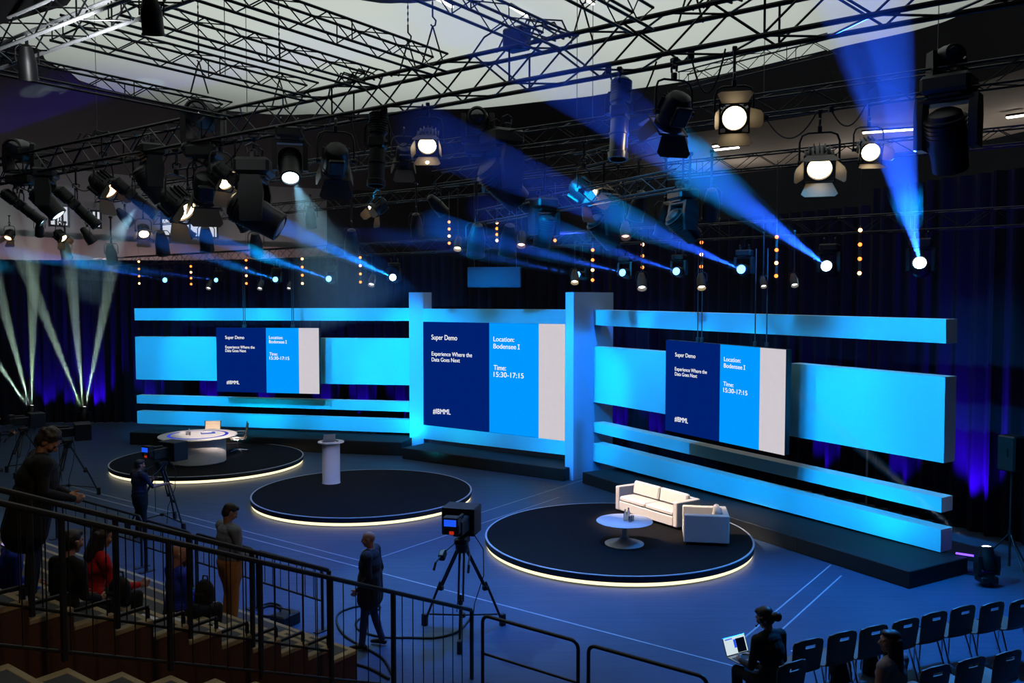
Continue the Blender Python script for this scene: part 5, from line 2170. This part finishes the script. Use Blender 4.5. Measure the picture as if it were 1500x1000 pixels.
def sit(hs=.46, lean=0.0, fz=0.0, **o):
    """seat height hs; origin on the floor below the pelvis; feet at height fz"""
    J = dict(pelvis=(0, 0, hs + .11), chest=(0, .02, hs + .45), neck=(0, .01, hs + .625), head=(0, .035, hs + .775), shL=(-.175, .01, hs + .565), shR=(.175, .01, hs + .565), elL=(-.22, .05, hs + .29), elR=(.22, .05, hs + .29),
             wrL=(-.14, .28, hs + .22), wrR=(.14, .28, hs + .22), hipL=(-.09, .03, hs + .09), hipR=(.09, .03, hs + .09), knL=(-.12, .45, hs + .08), knR=(.12, .45, hs + .08), anL=(-.12, .42, fz + .09), anR=(.12, .42, fz + .09))
    if lean:
        c = Vector(J['pelvis'])
        M = Matrix.Rotation(R(-lean), 3, 'X')
        for k in ('chest', 'neck', 'head', 'shL', 'shR', 'elL', 'elR', 'wrL', 'wrR'):
            J[k] = tuple(c + M @ (Vector(J[k]) - c))
    J.update(o)
    return J


# bald man on the floor, facing left in the picture
q = G(543, 948)
person('bald man in dark blazer and jeans standing on the floor behind the railing', Vector((q.x, q.y, 0)), R(82),
       stand(wide=.03, elR=(.27, -.08, 1.13), wrR=(.265, .0, .88), elL=(-.24, -.06, 1.13), wrL=(-.2, .12, .93), knL=(-.1, .06, .5), anL=(-.1, .1, .09), knR=(.1, -.02, .5), anR=(.11, -.14, .1)),
       {'top': C_SHIRTW, 'pants': C_JEAN, 'jacket': C_NAVY}, head=(6, 4, 0), jacket=True, open_front=True, build=1.3, scale=1.01)

# man in grey shirt and tan trousers, standing on the tribune edge
q = G(338, 925, .87)
person('man in grey shirt and tan trousers standing on the tribune looking down', q, R(-48),
       stand(wide=.035, elL=(-.29, .02, 1.13), wrL=(-.12, .22, 1.02), elR=(.29, .02, 1.13), wrR=(.1, .24, 1.0)), {'top': C_GREY, 'pants': C_TAN}, head=(30, -8, 0), hair=hair_short, build=1.32, scale=.97)

# stooping man in dark coat
q = uv(-8.55, 3.8, 2.24)
person('stooping man in long dark coat and jeans standing on the tribune steps', q, R(-58),
       stand(lean=14, wide=.05, elL=(-.32, .1, 1.17), wrL=(-.12, .34, 1.05), elR=(.32, .1, 1.17), wrR=(.1, .36, 1.04)), {'top': C_BLACK, 'pants': C_JEAN, 'shoe': SOLE}, head=(44, -22, 0), hair=hair_curly, hairm=HAIRG, jacket=True, build=1.5, scale=1.0)
# camera operator
c2 = Vector((p2.x, p2.y, 0))
fwd = Vector((-math.sin(R(-38)), math.cos(R(-38)), 0))
rgt = Vector((fwd.y, -fwd.x, 0))
q = G(206, 789)
person('camera operator in dark shirt standing behind the second camera', Vector((q.x, q.y, 0)), R(-40),
       stand(wide=.045, elR=(.34, .12, 1.18), wrR=(.38, .38, 1.2), elL=(-.29, .06, 1.13), wrL=(-.08, .3, 1.25), knR=(.14, .02, .5), anR=(.2, -.02, .09)), {'top': C_DNAVY, 'pants': C_BLACK}, head=(8, -6, 0), hair=hair_short, sleeves='short', build=1.32,
       hand_dirs={'R': ((.5, .9, .1), (0, -.3, -1))})
q = G(-4, 690)
person('cameraman at the far left frame edge in dark clothes', Vector((q.x, q.y, 0)), R(-60),
       stand(elR=(.26, .14, 1.16), wrR=(.2, .4, 1.15), elL=(-.24, .08, 1.14), wrL=(-.08, .36, 1.18)), {'top': C_DNAVY, 'pants': C_BLACK}, head=(5, 0, 0), hair=hair_short, build=1.05)


# seated spectators of the tribune
def at_head(px, py, u):
    return UU(px, py, u)


def tribune_z(v):
    return 2.24 - .172 * math.floor((v - 3.80) / .385 + 1e-6)


def seated(px, py, u, label, yaw, mats, **k):
    top = UU(px, py, u)
    hs = .40
    base = top.z - (hs + .90)
    lo = Vector((top.x, top.y, base))
    f = k.pop('J', {})
    return person(label, lo, yaw, sit(hs, k.pop('lean', 4), **f), mats, **k)


seated(128, 770, -8.75, 'woman in red jacket with dark hair seated on the tribune', R(-42), {'top': C_RED, 'pants': C_BLACK}, female=True, hair=hair_long(.24), head=(14, -18, 0), lean=10,
       J=dict(elR=(.24, .16, .66), wrR=(.2, .42, .62)))
seated(256, 797, -8.85, 'bald bearded man in blue shirt seated on the tribune', R(-42), {'top': C_BLUE, 'pants': C_BLACK}, head=(4, -22, 0), beard=True, lean=2, build=1.08,
       J=dict(wrL=(-.06, .32, .62), wrR=(.06, .34, .62)))
seated(88, 778, -8.3, 'person in black seated with back turned beside the railing', R(-25), {'top': C_BLACK, 'pants': C_BLACK}, hair=hair_short, head=(8, 0, 0), lean=8, build=1.05)
seated(2, 765, -9.3, 'person in blue top at the frame edge holding a lit tablet', R(-50), {'top': C_BLUE, 'pants': C_BLACK}, hair=hair_short, head=(18, -10, 0), lean=8)
q = UU(17, 783, -9.0)
root = thing('tablet', 'tablet with green and lilac screen at the frame edge', 'tablet', q, R(-40))
M_ = Matrix.Rotation(R(60), 3, 'X')
m = MB(); m.box((0, 0, 0), (.2, .27, .01), M_, ch=.003); m.build('tablet_shell', BLK, root)
m = MB(); m.box(M_ @ Vector((0, .06, .006)), (.18, .12, .003), M_); m.build('green_half', L_PHG, root, 0)
m = MB(); m.box(M_ @ Vector((0, -.06, .006)), (.18, .12, .003), M_); m.build('lilac_half', L_PHP, root, 0)


# ---------------------------------------------------------------- audience chairs
def solid_grid(m, nx, nz, fn, th, skip=()):
    F_, B_ = {}, {}
    for i in range(nx + 1):
        for j in range(nz + 1):
            p, n = fn(i / nx, j / nz)
            F_[i, j] = len(m.v)
            m.v.append(tuple(p + n * th / 2))
            B_[i, j] = len(m.v)
            m.v.append(tuple(p - n * th / 2))
    cells = {(i, j) for i in range(nx) for j in range(nz)} - set(skip)

    def face(f):
        m.f.append(f)
        m.m.append(0)
    for i, j in cells:
        face((F_[i, j], F_[i + 1, j], F_[i + 1, j + 1], F_[i, j + 1]))
        face((B_[i, j], B_[i, j + 1], B_[i + 1, j + 1], B_[i + 1, j]))
        for (a, b, nb) in (((i, j), (i + 1, j), (i, j - 1)), ((i + 1, j), (i + 1, j + 1), (i + 1, j)), ((i + 1, j + 1), (i, j + 1), (i, j + 1)), ((i, j + 1), (i, j), (i - 1, j))):
            if nb not in cells:
                face((F_[a], B_[a], B_[b], F_[b]))


def chair_meshes():
    prof = [(-.235, .44), (-.2, .455), (0, .445), (.14, .44), (.19, .455), (.215, .5), (.235, .58), (.26, .7), (.285, .87)]
    # chair faces +y: its back is at -y
    pr = [(-y, z) for y, z in prof]

    def at(t, rng):
        x = t * (len(rng) - 1)
        k = min(int(x), len(rng) - 2)
        f = x - k
        return rng[k][0] * (1 - f) + rng[k + 1][0] * f, rng[k][1] * (1 - f) + rng[k + 1][1] * f
    seat, back = pr[:6], pr[5:]

    def fs(a, b):
        y, z = at(b, seat)
        y2, z2 = at(min(1, b + .01), seat)
        y1, z1 = at(max(0, b - .01), seat)
        w = .2 + .015 * math.sin(b * PI)
        n = Vector((0, z2 - z1, -(y2 - y1))).normalized()
        return Vector(((a - .5) * 2 * w, y, z + .012 * (2 * a - 1) ** 2)), n

    def fb(a, b):
        y, z = at(b, back)
        w = .2 + .02 * b - (.05 * max(0, b - .85) / .15 if b > .85 else 0)
        x = (a - .5) * 2 * w
        return Vector((x, y + .03 * (2 * a - 1) ** 2 * (.4 + b), z - (.035 * abs(2 * a - 1) ** 3 if b > .95 else 0))), Vector((0, .97, .2)).normalized()
    ms = MB(); solid_grid(ms, 8, 10, fs, .012)
    mb = MB(); solid_grid(mb, 9, 14, fb, .012, skip=[(3, 11), (4, 11), (5, 11)])
    legs = []
    for s in (-1, 1):
        m = MB()
        m.tube([(s * .19, .2, .43), (s * .2, .22, .0)], .011, 8)
        legs.append(m.mesh('leg', CHR))
        m = MB()
        m.tube([(s * .19, -.12, .43), (s * .21, -.27, .0)], .011, 8)
        legs.append(m.mesh('leg', CHR))
    m = MB()
    for s in (-1, 1):
        m.tube([(s * .19, .21, .43), (s * .19, -.13, .43)], .011, 8)
        m.box((s * .215, 0, .425), (.03, .05, .02), ch=.005)
    m.tube([(-.19, .12, .425), (.19, .12, .425)], .01, 8)
    m.tube([(-.19, -.1, .425), (.19, -.1, .425)], .01, 8)
    return ms.mesh('seat', CHW), mb.mesh('backrest', CHW), legs, m.mesh('seat_frame', CHR)


CH = chair_meshes()


def aud_chair(p, yaw, label, group):
    root = thing('audience_chair', label, 'chair', p, yaw, group, 1.13)
    inst('seat', CH[0], root)
    inst('backrest', CH[1], root)
    inst('seat_frame', CH[3], root)
    for l in CH[2]:
        inst('leg', l, root)
    return root


def chair_px(px, py, label, group, dyaw=0.0):
    q = G(px, py, .97)          # top middle of the backrest
    d = yawv
    return aud_chair(Vector((q.x, q.y, 0)) + d * .3, yaw_of(d) + R(dyaw), label, group)


yawv = Vector((-.40, .916, 0))
g1, g2 = 'front row audience chairs', 'second row audience chairs'
for px, py, lab in ((1133, 947, 'wooden shell chair under the woman with the laptop'), (1187, 936, 'wooden shell chair with a white sheet on it beside the laptop woman'), (1237, 925, 'second empty wooden chair from the laptop woman'),
                    (1283, 916, 'wooden chair next before the long haired woman in the front row'), (1330, 906, 'front row wooden chair hidden partly by the long haired woman'), (1372, 896, 'front row wooden chair just past the long haired woman'),
                    (1414, 887, 'third front row wooden chair from the far frame end'), (1457, 882, 'second front row wooden chair from the far frame end'), (1500, 877, 'front row wooden chair cut by the frame edge')):
    if 'under the woman' not in lab:
        chair_px(px, py, lab, g1)
for px, py, lab in ((1312, 984, 'second row wooden chair under the long haired woman'), (1374, 975, 'second row wooden chair next to the long haired woman'), (1426, 963, 'middle of the empty second row wooden chairs'), (1480, 953, 'second row wooden chair cut by the frame edge')):
    if 'under the long' not in lab:
        chair_px(px, py, lab, g2)

# laptop woman
q = G(1123, 903, 1.36)
yl = yaw_of(yawv) + R(6)
cb = Vector((q.x, q.y, 0)) - Vector((-math.sin(yl), math.cos(yl), 0)) * .14
rt, H_, v_, MH_ = person('woman in black with hair bun and headset seated working on a laptop', cb, yl,
       sit(.46, 10, wrL=(-.1, .4, .66), wrR=(.12, .38, .66), elL=(-.22, .13, .72), elR=(.24, .1, .72), anR=(.12, .5, .09)), {'top': C_BLACK, 'pants': C_BLACK}, female=True, hair=hair_bun, head=(22, 10, 0), sleeves='top', scale=1.1, build=1.12)
m = MB()
m.tube([H_(.088, -.01, -.0), H_(.08, -.01, .07), H_(.0, -.01, .125), H_(-.08, -.01, .07), H_(-.088, -.01, .0)], .006, 6)
m.ball(H_(-.09, -.008, -.01), (.018, .03, .034), 12, MH_)
m.ball(H_(.09, -.008, -.01), (.018, .03, .034), 12, MH_)
m.tube([H_(-.09, .0, -.02), H_(-.085, .06, -.05), H_(-.05, .11, -.065)], .004, 6)
m.ball(H_(-.048, .113, -.066), .012, 10)
m.build('headset', BLK, rt)
f_ = Vector((-math.sin(yl), math.cos(yl), 0))
r_2 = Vector((f_.y, -f_.x, 0))
laptop('lit laptop on the knees of the seated woman', cb + f_ * .5 + r_2 * .0 + Vector((0, 0, .71)), yl, 112, L_LAP, .38,
       [(.085, .1, .15, .17, BLK), (-.01, .13, .035, .1, L_VF), (-.1, .195, .12, .012, L_VF)])
# long haired woman
q = G(1312, 942, 1.36)
cb2 = Vector((q.x, q.y, 0))
person('woman with long dark hair and lace top seated looking left', cb2, yaw_of(yawv) + R(12),
       sit(.46, 2, elL=(-.25, .04, .74), wrL=(-.14, .2, .62), wrR=(.1, .26, .62)), {'top': C_LACE, 'pants': C_BLACK}, female=True, hair=hair_long(.5), head=(-4, 48, 0), sleeves='none', scale=1.1, build=1.1)
aud_chair(cb, yl, 'wooden shell chair under the woman with the laptop', g1)
aud_chair(cb2, yaw_of(yawv), 'second row wooden chair under the long haired woman', g2)
q = G(1178, 958, .46)
root = thing('paper_sheet', 'white sheet lying on the chair beside the laptop woman', 'paper', Vector((q.x, q.y, .47)), yaw_of(yawv))
m = MB(); m.box((0, 0, 0), (.21, .3, .006), ch=.002); m.build('sheet', PAPER, root, 0)
def bag(label, p, yaw, s=1.0):
    root = thing('backpack', label, 'bag', p, yaw, None, s)
    m = MB()
    m.ball((0, 0, .2), (.17, .12, .2), 18)
    m.box((0, 0, .1), (.3, .2, .2), ch=.05)
    m.build('bag_body', C_BLACK, root)
    m = MB(); m.box((0, -.12, .13), (.2, .06, .16), ch=.025); m.build('front_pocket', C_BLACK, root)
    m = MB(); m.tube([(-.05, .02, .38), (-.04, .02, .45), (.04, .02, .45), (.05, .02, .38)], .012); m.build('handle', C_BLACK, root)
bag('black bag on the floor under the empty front row chairs', G(1230, 1000), R(20), 1.0)
bag('black bag in front of the long haired woman', G(1275, 985), R(40), 1.0)
bag('black bag on the tribune beside the woman in red', UU(176, 884, -8.3), R(-20), .72)
bag('black bag on the tribune beside the bald bearded man', UU(300, 884, -8.4), R(-20), .7)

# ---------------------------------------------------------------- tribune, stairs and railings
def stair(label, u0, u1, v0, run, z0, rise, i0, i1, trim_u=None, name='stairs'):
    root = empty(name, uv((u0 + u1) / 2, v0, 0), YAW_E1)
    struct(root, label, 'stairs')
    wd = abs(u1 - u0)
    for i in range(i0, i1):
        va = i * run
        z = z0 - rise * i
        m = MB()
        m.box((0, va + run / 2, (z - .03) / 2), (wd, run, z - .03))
        m.build('step_block', WOODD, root, 0)
        m = MB()
        m.box((0, va + run / 2 - .02, z - .015), (wd - .16, run - .04, .03))
        m.build('tread', TREAD, root, 0)
        m = MB()
        m.box((0, va + run - .03, z - .02), (wd, .07, .05), ch=.008)
        for s in (-1, 1):
            m.box((s * (wd / 2 - .04), va + run / 2, z - .018), (.1, run, .05), ch=.008)
        m.build('nosing', NOSE, root, 0)
    return root


stair('wooden aisle stair block with pale nosings behind the railing', -8.62, -7.75, 3.80, .385, 2.24, .172, -6, 9)
stair('wide seating rows of the tribune left of the aisle stair', -17, -8.64, 3.80 - .385, .77, 2.24, .344, -3, 5)
stair('lower aisle steps with dark treads at the bottom frame edge', -7.22, -4.9, 3.02, .47, 2.1, .2, -3, 9)

# low black step rails fixed on the aisle stair block
for i in range(-2, 8):
    z = 2.24 - .172 * i
    v0 = 3.80 + .385 * i
    root = thing('step_rail', 'low black foot rail on an aisle step behind the railing', 'rail', uv(-7.82, v0, z), YAW_E1, 'black foot rails on the aisle steps')
    m = MB()
    m.box((0, .18, .12), (.035, .4, .035), ch=.006)
    m.build('bar', BLK, root)
    for y in (.0, .37):
        m = MB()
        m.box((0, y, .055), (.035, .035, .11), ch=.005)
        m.build('post', BLK, root)
for i, (px, py) in enumerate(((50, 888), (72, 884), (137, 892), (155, 889), (192, 899), (252, 908), (287, 915), (298, 893))):
    u = -8.25 - .2 * (i % 2)
    q = UU(px, py, u)
    v = q.dot(E2)
    k = math.floor((v - 3.80) / .385)
    root = thing('paper_sheet', 'white programme sheet lying on the aisle stair treads', 'paper', uv(u, 3.80 + .385 * k + .19, 2.24 - .172 * k + .004), YAW_E1 + .1 * (i % 3), 'programme sheets on the tribune')
    m = MB(); m.box((0, 0, 0), (.3, .21, .006), ch=.002); m.build('sheet', PAPER, root, 0)


def railing(label, u, pts, posts, gap, drop, rr=.028):
    """pts: two (v, z) ends of the handrail; posts: v positions"""
    (va, za), (vb, zb) = pts
    root = thing('railing', label, 'railing', uv(u, va, 0), YAW_E1)

    def zt(v):
        return za + (zb - za) * (v - va) / (vb - va)
    m = MB()
    m.tube([(0, 0, za), (0, vb - va, zb)], rr, 10)
    m.build('handrail', RAIL, root)
    m = MB()
    m.tube([(0, 0, za - drop + .08), (0, vb - va, zb - drop + .08)], .016, 8)
    m.build('bottom_rail', RAIL, root)
    for v in posts:
        m = MB()
        m.box((0, v - va, zt(v) - drop / 2), (.045, .045, drop), ch=.006)
        m.build('post', RAIL, root)
    n = int((vb - va) / gap)
    for i in range(1, n):
        v = va + (vb - va) * i / n
        m = MB()
        m.cyl((0, v - va, zt(v) - drop + .08), (0, v - va, zt(v)), .0065, n=6)
        m.build('baluster', RAIL, root)


def vat(px, u):
    return UU(px, 500, u).dot(E2)


a, b = UU(0, 736, -7.3), UU(690, 893, -7.3)
k = (b.z - a.z) / (b.dot(E2) - a.dot(E2))
va = a.dot(E2) - 1.4
railing('long sloping railing nearest the camera with square posts', -7.3, ((va, a.z - k * 1.4), (b.dot(E2), b.z)), [vat(x, -7.3) for x in (-40, 83, 241, 376, 481, 574, 690)], .19, 1.24)
a, b = UU(163, 757, -7.75), UU(480, 835, -7.75)
k = (b.z - a.z) / (b.dot(E2) - a.dot(E2))
va = a.dot(E2) - 1.6
railing('second sloping railing standing on the aisle stair block', -7.75, ((va, a.z - k * 1.6), (b.dot(E2), b.z)), [vat(x, -7.75) for x in (36, 163, 271, 364, 478)], .19, 1.06)


def barrier(label, px0, py0, px1, py1, z=1.0, bal=0, v=9.1):
    p0, p1 = G(px0, py0, z), G(px1, py1, z)
    ua, ub = p0.dot(E1), p1.dot(E1)
    v = (p0.dot(E2) + p1.dot(E2)) / 2
    root = thing('crowd_barrier', label, 'barrier', uv(ua, v, 0), YAW_E1, 'tube barriers along the tribune front')
    L = ub - ua
    m = MB()
    r = .1
    pts = [(0, 0, .02), (0, 0, z - r)] + [(r - r * math.cos(PI / 2 * i / 6), 0, z - r + r * math.sin(PI / 2 * i / 6)) for i in range(1, 7)] + \
          [(L - r + r * math.sin(PI / 2 * i / 6), 0, z - r + r * math.cos(PI / 2 * i / 6)) for i in range(0, 7)] + [(L, 0, .02)]
    m.tube(pts, .024, 10)
    m.build('tube_frame', RAIL, root)
    m = MB()
    m.tube([(0, 0, .48), (L, 0, .48)], .018, 8)
    m.build('middle_rail', RAIL, root)
    for i in range(bal):
        x = L * (i + 1) / (bal + 1)
        m = MB()
        m.cyl((x, 0, .48), (x, 0, z), .007, n=6)
        m.build('baluster', RAIL, root)
    for x in (0, L):
        m = MB()
        m.box((x, 0, .01), (.1, .3, .02), ch=.004)
        m.build('foot', RAIL, root)


barrier('round cornered barrier just right of the railing end', 708, 900, 846, 940)
barrier('round cornered barrier at the bottom frame edge below the round sofa stage', 862, 944, 1036, 992)
barrier('barrier behind the tan trousered man near the middle stage', 376, 806, 472, 832, bal=7)
barrier('barrier between the blue shirted man and the tan trousered man', 286, 781, 372, 804, bal=6)
barrier('barrier in front of the operator legs', 213, 762, 281, 780, bal=5)
barrier('barrier left of the operator legs', 84, 722, 204, 757, bal=7)
